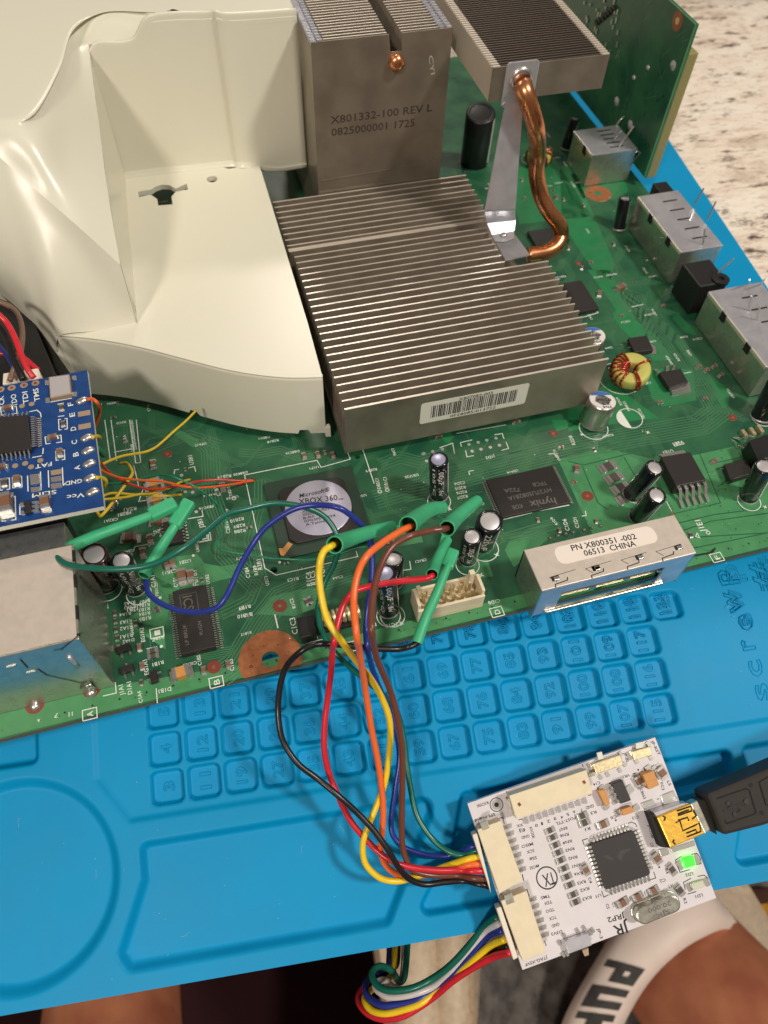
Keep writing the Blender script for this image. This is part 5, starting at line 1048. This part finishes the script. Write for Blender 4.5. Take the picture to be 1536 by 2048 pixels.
# main quad chip
qx = qp(JR, zb(25,975,372,858,395,870,532,1215,520,1240,160,1362,140,1350), .15, 'chip', 'main_chip', jr, .02, .012)
s_ = MB()
def jlead(a, b_): lead(s_, JR, a, b_, .10, .045)
for i in range(11):
    t_ = i/10
    jlead(zb(50+295*t_,955-100*t_)[0], zb(28+295*t_,900-102*t_)[0]); jlead(zb(395+120*t_,880+310*t_)[0], zb(440+115*t_,855+320*t_)[0]); jlead(zb(185+325*t_,1355-112*t_)[0], zb(205+320*t_,1405-115*t_)[0]); jlead(zb(28+118*t_,995+335*t_)[0], zb(-25+118*t_,1010+335*t_)[0])
s_.build('leads', 'solder', qx, kind='stuff')
s_ = MB(); jq = lambda x, y: JR.hit(*zb(x,y)[0], .151); s_.add([jq(125,1080),jq(165,1065),jq(215,1095),jq(215,1115),(jq(170,1100))], [(0,1,2,3,4)]); s_.add([jq(270,1030),jq(350,1010),jq(370,1020),jq(300,1060),jq(290,1120),jq(250,1090)], [(0,1,2,3,4,5)]); s_.build('chip_mark', 'marklow', qx)
# crystal can
def stadium(P, A, B, r, h0, h1, n=10):
    A, B = V(A), V(B); ex = (B-A).normalized(); ey = P.n.cross(ex); pts = []
    for c, a0 in ((B,-90),(A,90)):
        for k in range(n+1): a = math.radians(a0+180*k/n); pts.append(c+ex*(r*math.cos(a))+ey*(r*math.sin(a)))
    return pts
xa, xb = JR.hit(*zd(588,352)[0],.30), JR.hit(*zd(805,264)[0],.30)
s_ = MB(); s_.prism([p-JR.n*.30 for p in stadium(JR, xa, xb, .205, 0, 0)], JR.n, .07); xc = s_.build('quartz_crystal', 'tin', jr, bevel=.02, label='silver oval crystal can stamped 20.000'); s_ = MB(); s_.prism([p-JR.n*.23 for p in stadium(JR, xa, xb, .172, 0, 0)], JR.n, .23); s_.build('can', 'tin', xc, bevel=.035)
s_ = MB(); s_.build if False else None; tpx(s_, '20.000', zd(785,235,610,300), JR, h=.004, lift=.30, height=.09); tpx(s_, 'SJK', zd(778,300,665,345), JR, h=.004, lift=.30, height=.08); s_.build('can_stamp', 'mark', xc)
# indicator lamps
l1 = qp(JR, zb(805,1100,900,1075,922,1155,828,1185), .09, 'led', 'green_lamp', jr, .01, .02, label='small square lamp glowing green')
for p in zb(785,1150,925,1105): s_ = MB(); s_.box(JR.hit(*p), .12, .18, .03, 16, JR); s_.build('solder_pad', 'solder', l1)
l2 = qp(JR, zd(945,105,1040,78,1055,130,965,158), .09, 'ledoff', 'clear_lamp', jr, .01, .02, label='small clear lamp that is off')
for p in zd(930,130,1062,90): s_ = MB(); s_.box(JR.hit(*p), .10, .16, .03, 16, JR); s_.build('solder_pad', 'solder', l2)
# usb socket
us = qp(JR, zb(588,745,872,628,1000,885,705,1008), .40, 'gold', 'usb_socket', jr, .03, .025, label='gold topped usb socket')
s_ = MB()
for p in (zb(760,690,880,650,885,690,770,730,768,715,860,680), zb(750,790,785,775,810,860,920,810,950,795,965,865,845,910), zb(840,880,920,850,930,875), zb(640,735,660,745,650,775), zb(735,935,725,955,745,975), zb(770,770,850,745,860,775), zb(900,690,925,730,890,760)): s_.tube([JR.hit(*q,.402) for q in p], .018, 6)
s_.build('pressed_outline', 'hole', us, kind='stuff')
s_ = MB()
for p in zb(620,790,670,905,900,640): pass
qp(JR, zb(510,705,588,745,705,1008,620,1000), .30, 'hole', 'socket_back', us, .03, .01); qp(JR, zb(560,705,800,628,860,625,590,742), .33, 'steel', 'shell_side', us, .03, .01)
for pts in (zb(450,625,550,590,590,640,490,680), zb(620,560,730,515,770,610,640,640), zb(600,1020,680,1005,700,1060,625,1085), zb(700,1010,905,945,918,985,720,1050)): qp(JR, pts, .03, 'solder', 'anchor_pad', us, 0, .012)
# usb plug and cable
up_ = thing('usb_plug', JR.at(4.6,2.2,.2), 'black textured usb plug pushed into the gold socket', 'plug')
qp(JR, zb(872,628,935,600,1050,850,1000,890), .34, 'tin', 'metal_tip', up_, .06, .02)
qp(JR, zb(935,598,1010,590,1110,900,1050,852), .36, 'usb', 'plug_neck', up_, -.05, .03)
oc = [JR.hit(*p, .62) for p in zb(1010,545,1340,412,1900,170,2050,640,1500,820,1160,905)]
s_ = MB(); s_.prism([p-JR.n*.75 for p in oc], JR.n, .75); ov = s_.build('overmould', 'usb', up_, bevel=.08)
s_ = MB()
for pts in (zb(1100,585,1350,500,1378,515,1432,700,1420,718,1180,800,1168,770),): s_.tube([JR.hit(*q,.622) for q in pts], .016, 6)
s_.tube([JR.hit(*q,.622) for q in zb(1536,400,1460,445,1520,640,1580,640)], .018, 6); s_.build('moulded_groove', 'hole', ov, kind='stuff')
s_ = MB(); J = lambda x, y: JR.hit(*zb(x,y)[0], .622)
s_.tube([J(1155,692),J(1345,612)], .018, 8); s_.tube([J(1185,680),J(1225,625),J(1195,625)], .014, 8); s_.tube([J(1240,655),J(1300,680),J(1250,715)], .014, 8); s_.cyl(J(1195,625), JR.n, .045, .02, 14); s_.cyl(J(1250,715), JR.n, .045, .02, 14); s_.cyl(J(1350,610), JR.n, .06, .02, 16); s_.add([J(1150,700),J(1175,672),J(1185,705)], [(0,1,2)]); s_.build('usb_symbol', 'black', ov, kind='stuff')
for p in zb(1388,470,1482,706): s_ = MB(); s_.cyl(JR.hit(*p,.62), JR.n, .045, .006, 16); s_.build('moulded_hole', 'hole', ov)
s_ = MB(); s_.tube(spline([JR.hit(*p,.25) for p in zb(1900,430,2300,300,2800,250)]+[V((24,2,-1.2)),V((30,4,-.3))],6), .22, 14); s_.build('cable', 'usb', up_, smooth=True)
# ================================================================= JUMPER WIRES
def Wm(px, py, h): return MAT.hit(px, py, h)
def path(pts):
    """points (px, py, h): h as given is height over the board; tuples with 'm' are heights over the mat, 'j' over the white board"""
    o = []
    for p in pts:
        if len(p) == 3: o.append(U(*p))
        elif p[3] == 'm': o.append(Wm(*p[:3]))
        else: o.append(JR.hit(p[0], p[1], p[2]))
    return o
def mixh(px, hs, kind='z'):
    """spread heights hs [(index, h)] over a list of pixels"""
    out = []
    for i, p in enumerate(px):
        for (i0, h0), (i1, h1) in zip(hs[:-1], hs[1:]):
            if i0 <= i <= i1: h = h0+(h1-h0)*(i-i0)/max(1, i1-i0); break
        out.append((*p, h))
    return out
def wire(name, col, pts, r, lab, cat='wire', group=None):
    rw_ = random.Random(len(lab)*7+3); pts = [V(p)+V((rw_.uniform(-1,1),rw_.uniform(-1,1),rw_.uniform(-1,1)))*(.011 if 0 < i < len(pts)-1 else 0) for i, p in enumerate(pts)]
    p = spline(pts, 6); t_ = thing(name, p[0], lab, cat, group)
    s_ = MB(); s_.tube(p, r, 12); s_.build('insulation', 'w_'+col, t_, smooth=True); return t_
def sleeve(parent, px, r, flat_end=None, tail=True):
    r = r if r > .16 else r*.84
    """green heat-shrink tube: first point is the open mouth"""
    pts = spline([U(*p) for p in px], 6); n = len(pts); rr = [r*(1-.28*(i/(n-1))**1.2) for i in range(n)] if tail else [r]*n
    s_ = MB(); s_.tube(pts, rr, 20, cap=False); o = s_.build('sleeve', 'green', parent, smooth=True)
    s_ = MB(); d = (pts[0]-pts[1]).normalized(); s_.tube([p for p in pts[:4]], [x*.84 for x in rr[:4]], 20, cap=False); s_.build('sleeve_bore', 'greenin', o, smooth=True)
    s_ = MB(); s_.lathe(pts[0], d, [(r*.84,-.01),(r*.87,.008),(r*.97,.008),(r,-.01)], 24); s_.build('sleeve_rim', 'green', o, smooth=True); 
    if flat_end:
        a, b_, w_, h_ = flat_end; A, B = U(*a), U(*b_); d = (B-A); sd = Z.cross(d).normalized()*w_/2
        s_ = MB(); s_.prism([A-sd,A+sd,B+sd,B-sd], Z, h_); s_.v = [v-Z*h_/2 for v in s_.v]; s_.build('clip_cover', 'green', o, bevel=.045)
    return o
RW = .066
# green
gp = [(120,1095.6),(112,1106),(116,1116),(131,1127),(160,1134),(192,1136),(241.8,1139.4),(303.7,1129.5),(365.6,1097),(415,1057.7),(452,1030),(493.7,1019),(548,1007.7),(603,1011.8),(644,1029.5),(668.7,1059.6),(676,1095),(668.7,1130),(651,1165),(637,1210),(636,1226.5),(641,1256.6),(657.7,1289)]
P = path(mixh(gp, [(0,2.2),(5,2.7),(8,2.8),(13,2.2),(16,1.6),(19,.7),(22,.6)]))
gm = [(685,1319.5,1.6),(726,1355,1.2),(770,1393,.9),(794,1426,.7),(808,1481,.6),(813.6,1535.5,.55),(829,1617,.5),(848,1657.6,.5),(872,1685,.5),(900,1704,.55),(927,1709.5,.6)]
P += [Wm(*p) for p in gm]+[JR.hit(949,1701,.12), JR.hit(966,1697,.12)]
w1 = wire('jumper_wire', 'green', P, RW*.95, 'dark green wire looping from the far left green sleeve to the white board', group='jumper wires to the white board')
sleeve(w1, [(134,1097,2.1),(190,1072,2.1),(250,1050,2.2),(310,1028,2.2)], .155, ((300,1031,2.2),(352,1006,2.2),.30,.20))
# blue
bp = [(292,1160),(298.8,1186),(328,1211),(378,1224.7),(427,1218.5),(452,1193.8),(477,1137),(509,1082),(538.7,1047.8),(585,1018.6),(633,1009),(677,1016),(712,1037.7),(734,1065),(743.9,1098),(743.9,1160.8),(735.7,1215.5),(732,1260)]
P = path(mixh(bp, [(0,1.3),(3,1.6),(6,2.2),(9,3.0),(11,3.2),(13,2.6),(15,2.0),(17,1.5)]))
P += [Wm(*p) for p in [(734,1297.6,2.6),(742.5,1333,1.8),(756,1371,1.3),(781,1426,.9),(794.5,1475,.7),(798.6,1521.8,.6),(789.7,1576.5,.5),(782,1649,.4),(793,1682,.35),(817.7,1701,.3),(872,1712,.3),(913.4,1707,.4)]]+[JR.hit(941,1695,.10), JR.hit(960,1688,.10)]
w2 = wire('jumper_wire', 'blue', P, RW*.92, 'blue wire arching over the round metal chip lid to the white board', group='jumper wires to the white board')
sleeve(w2, [(288,1151,1.55),(305,1122,1.55),(335,1075,1.9),(353,1048,2.0)], .155, ((348,1052,2.0),(380,1003,2.1),.30,.20))
# yellow
yp = [(676,1084),(663,1091),(649.5,1100.6),(641,1119.8),(638.6,1155),(644,1202),(657.7,1242.8),(682,1281)]
P = path(mixh(yp, [(0,3.3),(1,3.55),(3,3.5),(7,2.6)]))+[Wm(*p) for p in [(712,1322,3.2),(740,1355,2.7),(764,1396,2.2),(778,1440,1.9),(779,1494,1.6),(770,1563,1.3),(755,1608,1.1),(735.7,1655,1.0),(726,1690,.9),(730,1726,.8),(755,1753,.7),(782,1761.5,.6),(809.5,1759,.55),(859,1745,.5),(900,1729,.5)]]+[JR.hit(935,1719,.14), JR.hit(962,1712,.14)]
w3 = wire('jumper_wire', 'yellow', P, RW, 'thick yellow wire hanging from the open green sleeve over the round chip lid', group='jumper wires to the white board')
sleeve(w3, [(669,1090,3.62),(690,1081,3.2),(735,1066,2.75),(785,1053,2.4)], .172)
# orange
op = [(832,1046),(818,1053),(802.7,1062),(767,1084),(734,1111.6),(715,1150),(707,1201.8),(712.4,1270)]
P = path(mixh(op, [(0,3.0),(1,3.3),(4,3.6),(7,3.2)]))+[Wm(*p) for p in [(718,1303,3.8),(729,1371,2.8),(742.5,1453.5,2.1),(756,1522,1.6),(763,1580,1.3),(765.8,1622,1.1),(763,1671,.9),(762,1704,.75),(776.7,1737,.6),(809.5,1753,.5),(853,1751,.45),(900,1738,.45)]]+[JR.hit(935,1730,.14), JR.hit(966,1727,.14)]
w4 = wire('jumper_wire', 'orange', P, RW, 'orange wire coming out of the left of two short upright green sleeves', group='jumper wires to the white board')
sleeve(w4, [(816,1051,3.4),(834,1036,3.0),(860,1020,2.6),(885,1015,2.3)], .192, ((862,1020,2.2),(893,1040,1.5),.26,.2))
# brown
rp = [(905,1050),(890,1057),(866,1061),(840,1066.6),(822,1070.5),(786,1092),(764,1125),(749,1169),(742.5,1215.5),(743,1262)]
P = path(mixh(rp, [(0,2.8),(1,3.15),(4,3.4),(9,3.2)]))+[Wm(*p) for p in [(748,1290,4.0),(756,1322,3.6),(778,1377,2.9),(791.7,1426,2.5),(802.7,1494.5,2.0),(805.4,1567,1.5),(803.5,1635.7,1.1),(805.4,1690,.8),(814,1725,.7),(831,1743,.6),(872.4,1751,.5),(915,1751,.5)]]+[JR.hit(945,1756,.14), JR.hit(974,1758,.14)]
w5 = wire('jumper_wire', 'brown', P, RW, 'brown wire coming out of the right of two short upright green sleeves', group='jumper wires to the white board')
sleeve(w5, [(894,1057,3.15),(908,1041,2.8),(935,1017,2.5),(955,1001,2.3)], .168)
# red
p_ = [(868,1142),(863,1151),(849,1157.7),(794.5,1163.5),(739.8,1171.7),(707,1185),(687.8,1207),(674,1248),(667,1283.8)]
P = path(mixh(p_, [(0,2.0),(1,2.25),(4,2.2),(8,1.8)]))+[Wm(*p) for p in [(664.6,1303,2.6),(661.8,1349.5,2.2),(655,1398.7,1.8),(648,1453.5,1.6),(648,1502.7,1.4),(657.7,1549,1.2),(676.9,1590,1.1),(690,1622,1.0),(711,1654.8,.9),(744,1693,.8),(776.7,1717.7,.8),(815,1733,.75),(870,1741,.7),(920,1740,.65)]]+[JR.hit(945,1742,.2), JR.hit(970,1742,.16)]
w6 = wire('jumper_wire', 'red', P, RW, 'red wire crossing behind the blue and brown wires from a green sleeve', group='jumper wires to the white board')
sleeve(w6, [(864,1149,2.3),(870,1130,2.05),(884,1100,1.9),(896,1080,1.8)], .155, ((884,1102,1.7),(893,1068,1.7),.20,.18))
# black
p_ = [(838,1278),(832,1288),(815,1295),(794.5,1297.6),(753,1297.6),(712,1293.5),(657.7,1289),(625,1292)]
P = path(mixh(p_, [(0,1.2),(2,1.1),(7,1.5)]))+[Wm(*p) for p in [(597.6,1305.8,2.6),(573,1333,2.3),(562,1366,2.1),(556.6,1412,1.9),(559,1453.5,1.8),(570,1489,1.7),(597.6,1527,1.6),(633,1557,1.5),(676.9,1590,1.45),(716.6,1627.5,1.3),(749,1663,1.2),(776.7,1701,1.1),(798.6,1737,.9),(820.5,1759,.7),(850.6,1770,.55),(886,1765,.5),(927,1762,.5)]]+[JR.hit(955,1767,.14), JR.hit(980,1773,.12)]
w7 = wire('jumper_wire', 'black', P, RW*.98, 'black wire making a wide loop to the left from the long green sleeve', group='jumper wires to the white board')
sleeve(w7, [(834,1286,1.2),(850,1240,1.3),(872,1190,1.5),(892,1140,1.6),(900,1120,1.6)], .14, ((893,1135,1.6),(907,1100,1.6),.28,.18))
# fine wires on the board
def fine(name, col, px, hs, r, lab, grp='fine wires soldered to the blue board'): return wire(name, col, path(mixh(px, hs)), r, lab, group=grp)
a = zf(40,225,75,245,105,275)
fine('fine_wire', 'enamel', zf(120,515,300,505,420,470,520,448,600,445,700,470,850,540,1000,650,1090,770,1080,890,1035,980,1045,1030,1100,1058,1300,1088,1480,1125)+zg(300,940,500,948,640,930,760,900,860,862,930,855), [(0,.8),(5,1.0),(10,.3),(20,.35)], .024, 'thin green enamelled wire snaking round the square chip')
fine('fine_wire', 'finered', [BP and (0,0)][:0]+zf(55,325,95,355,150,420,220,470,300,510,400,545,480,558,550,556,650,540,750,530,830,505,920,492,1050,486,1200,488,1325,485), [(0,2.9),(3,1.8),(7,1.0),(14,.06)], .027, 'thin red wire from the blue board into a hole by the chip')
fine('fine_wire', 'fineorange', zf(80,400,160,440,260,470,400,485,550,495,650,512,750,532,870,545,1000,540,1150,520,1250,502,1325,492), [(0,2.6),(3,1.6),(6,.9),(11,.05)], .027, 'thin orange wire running beside the red one into the same hole')
fine('fine_wire', 'fineyellow', zf(95,360,180,320,280,290,400,270,480,250,540,215,600,160,690,80,780,0,860,-80), [(0,2.4),(3,1.7),(9,.9)], .030, 'thin yellow wire running up and away under the white duct')
fine('fine_wire', 'fineyellow', zf(245,352,290,345,325,375,340,430,310,490,250,570,190,650,140,720,90,775,70,770,55,735), [(0,.9),(4,1.5),(10,1.2)], .038, 'thicker yellow hook shaped wire right of the blue board')
fine('fine_wire', 'fineyellow', zf(110,610,170,595,250,590,340,600,450,608,550,615,650,612,740,603), [(0,1.8),(3,1.1),(7,.1)], .030, 'thin yellow wire ending at a pad right of the orange capacitors')
fine('fine_wire', 'fineyellow', zf(112,642,200,635,300,622,400,598,500,590,600,562,680,530,740,500,810,480), [(0,1.8),(3,1.1),(8,.1)], .030, 'thin yellow wire passing between the two orange capacitors')
fine('fine_wire', 'fineorange', ze(745,850,790,848,825,870,848,920,845,980,820,1060,800,1120), [(0,3.06),(2,3.1),(6,1.8)], .038, 'short orange wire curling off pad F of the blue board')
fine('fine_wire', 'fineyellow', ze(785,1172,820,1165,848,1168,850,1182), [(0,3.04),(3,2.6)], .045, 'short yellow wire end on pad C of the blue board')
fine('fine_wire', 'fineyellow', ze(820,1518,870,1518,905,1545,900,1580,880,1600), [(0,3.05),(4,2.5)], .042, 'short yellow wire end on the ground pad of the blue board')
fine('fine_wire', 'enamel', ze(822,1262,850,1290,880,1320), [(0,2.8),(2,2.2)], .07, 'short green wire under pad B of the blue board')
# harness at the far edge of the blue board
for col, px, hs, r, lab in (('taupe', ze(85,690,110,600,150,520,180,400,185,250,150,120,80,50,-40,10,-160,20), [(0,3.0),(8,3.6)], .062, 'grey brown wire looping up from the white plug'), ('red', ze(290,665,240,590,190,480,130,330,70,210,0,140,-100,60), [(0,3.1),(6,3.9)], .068, 'bright red wire rising from the white plug'), ('black', ze(200,680,165,600,110,480,60,330,0,230,-100,150), [(0,3.0),(5,3.5)], .085, 'thick black wire rising from the white plug'), ('red', ze(330,600,280,560,210,500,120,465,0,455,-100,440), [(0,2.4),(5,2.6)], .06, 'dark red wire low behind the other wires'), ('blue', ze(140,640,100,540,60,470,-20,380,-100,330), [(0,2.7),(4,2.7)], .055, 'dark blue wire low between the other wires')):
    fine('harness_wire', col, px, hs, r, lab, 'wires plugged into the blue board')
# lower bundle
z6 = z5
def low_w(col, px, zs, lab, r=.076):
    pts = z6(*px); n = len(pts); out = []
    for i, p in enumerate(pts):
        for (i0, h0), (i1, h1) in zip(zs[:-1], zs[1:]):
            if i0 <= i <= i1: z = h0+(h1-h0)*(i-i0)/max(1,i1-i0); break
        out.append(U(*p, z))
    wire('bundle_wire', col, out, r, lab, group='lower bundle of wires')
z0 = JR.hit(*z6(1300,1200)[0], .12).z
low_w('green', (1300,1070,1200,1150,1085,1290,960,1425,830,1525,690,1590,540,1612,440,1590,385,1530,385,1465,440,1438,510,1455,550,1505,580,1545,615,1520,632,1420,640,1300,645,1150), [(0,z0),(4,-3.9),(8,-4.6),(17,-6.0)], 'dark green wire curling tightly at the bottom of the lower bundle')
low_w('white', (1315,1120,1210,1180,1090,1320,960,1470,840,1570,720,1625,600,1655,500,1655,430,1625,400,1580,430,1545,475,1535,510,1565,535,1590,565,1585,600,1520,612,1400,615,1150), [(0,z0),(4,-4.1),(8,-4.8),(17,-6.2)], 'white wire with an s-bend inside the curl')
low_w('blue', (1335,1170,1225,1215,1090,1375,960,1500,840,1605,720,1675,600,1710,470,1718,385,1690,340,1630,335,1560,375,1500,440,1470,500,1430,515,1340,520,1150), [(0,z0),(4,-4.2),(8,-5.0),(15,-6.4)], 'dark blue wire in the lower bundle')
low_w('yellow', (1358,1235,1240,1285,1100,1410,970,1520,850,1625,730,1705,600,1755,480,1778,390,1765,335,1715,330,1660,390,1600,450,1560,520,1500,545,1400,550,1150), [(0,z0),(4,-4.2),(8,-5.0),(15,-6.2)], 'yellow wire second from the outside of the lower bundle')
low_w('black', (1380,1285,1280,1315,1150,1385,1010,1490,880,1590,760,1670,640,1720,500,1740,400,1720,360,1650,380,1560,450,1510,540,1450,565,1380,570,1150), [(0,z0-.1),(4,-4.5),(8,-5.3),(14,-6.6)], 'black wire tucked beneath the yellow one in the lower bundle')
low_w('red', (1400,1330,1270,1370,1110,1450,970,1545,850,1640,730,1735,600,1800,470,1820,370,1795,300,1735,285,1660,330,1580,420,1530,490,1470,505,1390,508,1150), [(0,z0),(4,-4.2),(8,-5.2),(15,-6.6)], 'red outermost wire of the lower bundle')
# ================================================================= SANDAL, PERSON, CLOTH BELOW
FZ = -43.0
sd = thing('slide_sandal', U(1000,2100,-40), 'white and cream slide sandal with grey fleece footbed and lettered strap', 'sandal')
def slab(pts, z0, z1, m, name, par, bevel=.4, sub=0): s_ = MB(); s_.prism([V((p.x,p.y,z0)) for p in [U(a, b_, z1) for a, b_ in pts]], Z, z1-z0); return s_.build(name, m, par, bevel=bevel)
so_ = slab([(735,1800),(1000,1700),(1300,1650),(1500,1750),(1620,1950),(1700,2300),(800,2300),(775,2080)], FZ, -37.6, 'sole', 'sole', sd, 1.0)
for x0, x1, z in ((790,868,-37.3),(872,930,-37.2),(938,972,-37.0)):
    s_ = MB(); s_.tube([U(x0*.4+x1*.6-8,1780,z-.6), U((x0+x1)/2,1920,z-.6), U((x0+x1)/2+6,2080,z-.6), U((x0+x1)/2+20,2300,z-.6)], (x1-x0)/52, 18); s_.build('sole_ridge', 'sole', so_, smooth=True)
s_ = MB(); nx, ny = 60, 60; vs = []
for j in range(ny+1):
    for i in range(nx+1):
        u, v = i/nx, j/ny; p = U(972+420*u-30*v, 1720+600*v, -36.5); bl_ = .0
        vs.append(p+Z*(.35*math.sin(3.1*u*6+2*v)*math.sin(7*v+u*3)+random.uniform(-.12,.12)-.35*max(0,math.sin(math.pi*min(1,max(0,(u*1.35-.22-.18*(1-v))*1.9))))*.5))
s_.add(vs, [(j*(nx+1)+i, j*(nx+1)+i+1, (j+1)*(nx+1)+i+1, (j+1)*(nx+1)+i) for j in range(ny) for i in range(nx)]); s_.build('fleece_footbed', 'fleece', sd, smooth=True)
outer = [(1100,2110,-35.5),(1135,2020,-34.2),(1185,1930,-33.2),(1235,1850,-32.6),(1300,1770,-32.4),(1370,1725,-32.8),(1425,1790,-34.0)]
innr = [(1215,2130,-34.6),(1255,2035,-33.2),(1302,1960,-32.2),(1358,1905,-31.7),(1410,1873,-31.8),(1450,1858,-32.6),(1484,1862,-34.4)]
A_ = spline([U(*p) for p in outer], 6); B_ = spline([U(*p) for p in innr], 6); s_ = MB(); k = 5; vs = []
for a, b_ in zip(A_, B_):
    for j in range(k): t_ = j/(k-1); vs.append(a.lerp(b_, t_)+Z*(.5*math.sin(math.pi*t_)))
s_.add(vs, [(i*k+j, (i+1)*k+j, (i+1)*k+j+1, i*k+j+1) for i in range(len(A_)-1) for j in range(k-1)])
st = s_.build('strap', 'strap', sd, smooth=True); md = st.modifiers.new('t','SOLIDIFY'); md.thickness = .55; md.offset = 1
def onstrap(q, t_):
    q = max(0, min(len(A_)-1.001, q)); i = int(q); f = q-i; a = A_[i].lerp(A_[i+1], f); b_ = B_[i].lerp(B_[i+1], f)
    return a.lerp(b_, t_)+Z*(.5*math.sin(math.pi*max(0,min(1,t_)))+.06)
BL = {'P': [(0,0,.36,1),(.36,.74,.66,1),(.36,.32,.66,.56),(.62,.32,1,1)], 'U': [(0,.12,.36,1),(.64,.12,1,1),(.0,0,1,.30)], 'M': [(0,0,.28,1),(.72,0,1,1),(.28,.3,.72,.72)]}
for chh, q0, q1 in (('P', 13.2, 10.3), ('U', 9.6, 6.7), ('M', 6.0, 2.8)):
    s_ = MB()
    for li, (a0, b0, a1, b1) in enumerate(BL[chh]):
        n = 5
        for i in range(n):
            for k in range(n):
                f = lambda a, b_: onstrap(q0+(q1-q0)*(a0+(a1-a0)*a), .16+.62*(b0+(b1-b0)*b_))+Z*(.002*li)
                s_.add([f(i/n,k/n), f((i+1)/n,k/n), f((i+1)/n,(k+1)/n), f(i/n,(k+1)/n)], [(0,1,2,3)])
    s_.build('strap_letter', 'strapink', st)
# person: one continuous body mesh, both lower legs reach down past the mat
def person():
    js_ = [((10,-62,-6),8.5),((-2,-60,-8),7.5),((-8,-34,-12),6.0),((-7,-16,-25),5.2),((-7.5,-6,-34.5),4.6),((-7.5,1.5,-38.6),4.2),((-7.2,9,-40.2),4.0),((-6.8,15,-40.9),3.4),
           ((22,-60,-8),7.5),((37,-36,-11),6.0),((37.5,-20,-24),5.2)]
    vs = [V(p) for p, r in js_]; rr = [r for p, r in js_]; es = [(0,1),(1,2),(2,3),(3,4),(4,5),(5,6),(6,7),(0,8),(8,9),(9,10)]
    def add(p, r, par): vs.append(V(p)); rr.append(r); es.append((par, len(vs)-1)); return len(vs)-1
    a = add(U(1640,2240,-33.5), 4.7, 10); b_ = add(U(1530,2110,-34.0), 4.8, a); c = add(U(1440,2010,-34.9), 4.3, b_); d = add(U(1350,1900,-36.0), 3.9, c)
    dirn = (U(1250,1780,-36.6)-U(1350,1900,-36.0)).normalized(); sd_ = Z.cross(dirn).normalized()
    for k, (off, ln, r) in enumerate(((-3.2,5.4,1.25),(-1.6,5.2,.95),(-.2,4.8,.9),(1.2,4.2,.85),(2.5,3.5,.8))):
        e1_ = add(vs[d]+dirn*2.6+sd_*off-Z*.7, r*1.15, d); e2_ = add(vs[d]+dirn*(2.6+ln*.55)+sd_*off*1.12-Z*.7, r, e1_); add(vs[d]+dirn*(2.6+ln)+sd_*off*1.15-Z*1.1, r*.85, e2_)
    e = 7
    for off, ln, r in ((-2.6,4.4,1.2),(-1.1,4.2,.95),(.2,3.9,.9),(1.4,3.4,.85),(2.5,2.8,.8)):
        e1_ = add(vs[e]+V((off,1.8,-.5)), r*1.1, e); add(vs[e]+V((off*1.15,1.8+ln,-.9)), r*.85, e1_)
    me = bpy.data.meshes.new('person'); me.from_pydata(vs, es, []); me.materials.append(M['skin']); o = bpy.data.objects.new('person', me); sc.collection.objects.link(o)
    sk_ = o.modifiers.new('skin','SKIN'); sub = o.modifiers.new('sub','SUBSURF'); sub.levels = 3; sub.render_levels = 3
    for v, r in zip(me.skin_vertices[0].data, rr): v.radius = (r, r)
    me.skin_vertices[0].data[0].use_root = True; sk_.use_smooth_shade = True
    o['label'] = 'bare legged person seated at the counter, one foot in the white sandal'; o['category'] = 'person'; return o
person()
ct = thing('patterned_cloth', U(1520,1830,FZ), 'blurred yellow and dark patterned cloth on the floor at the lower right', 'cloth')
def cl(pts, z, m, name): s_ = MB(); s_.prism([U(a, b_, z) for a, b_ in pts], Z, .8); s_.build(name, m, ct, bevel=.3)
cl([(1380,1700),(1800,1640),(1820,2100),(1400,2050)], FZ+.4, 'clothgrey', 'grey_layer'); cl([(1440,1800),(1600,1790),(1700,1830),(1700,1880),(1560,1850),(1470,1858)], FZ+1.6, 'cloth', 'yellow_band'); cl([(1430,1782),(1560,1775),(1640,1800),(1540,1805),(1470,1820)], FZ+2.6, mat('brown_cloth',(.07,.025,.01),.9), 'brown_fold'); cl([(1475,1862),(1560,1850),(1700,1875),(1700,1890),(1560,1872)], FZ+2.5, 'black', 'dark_stripe')
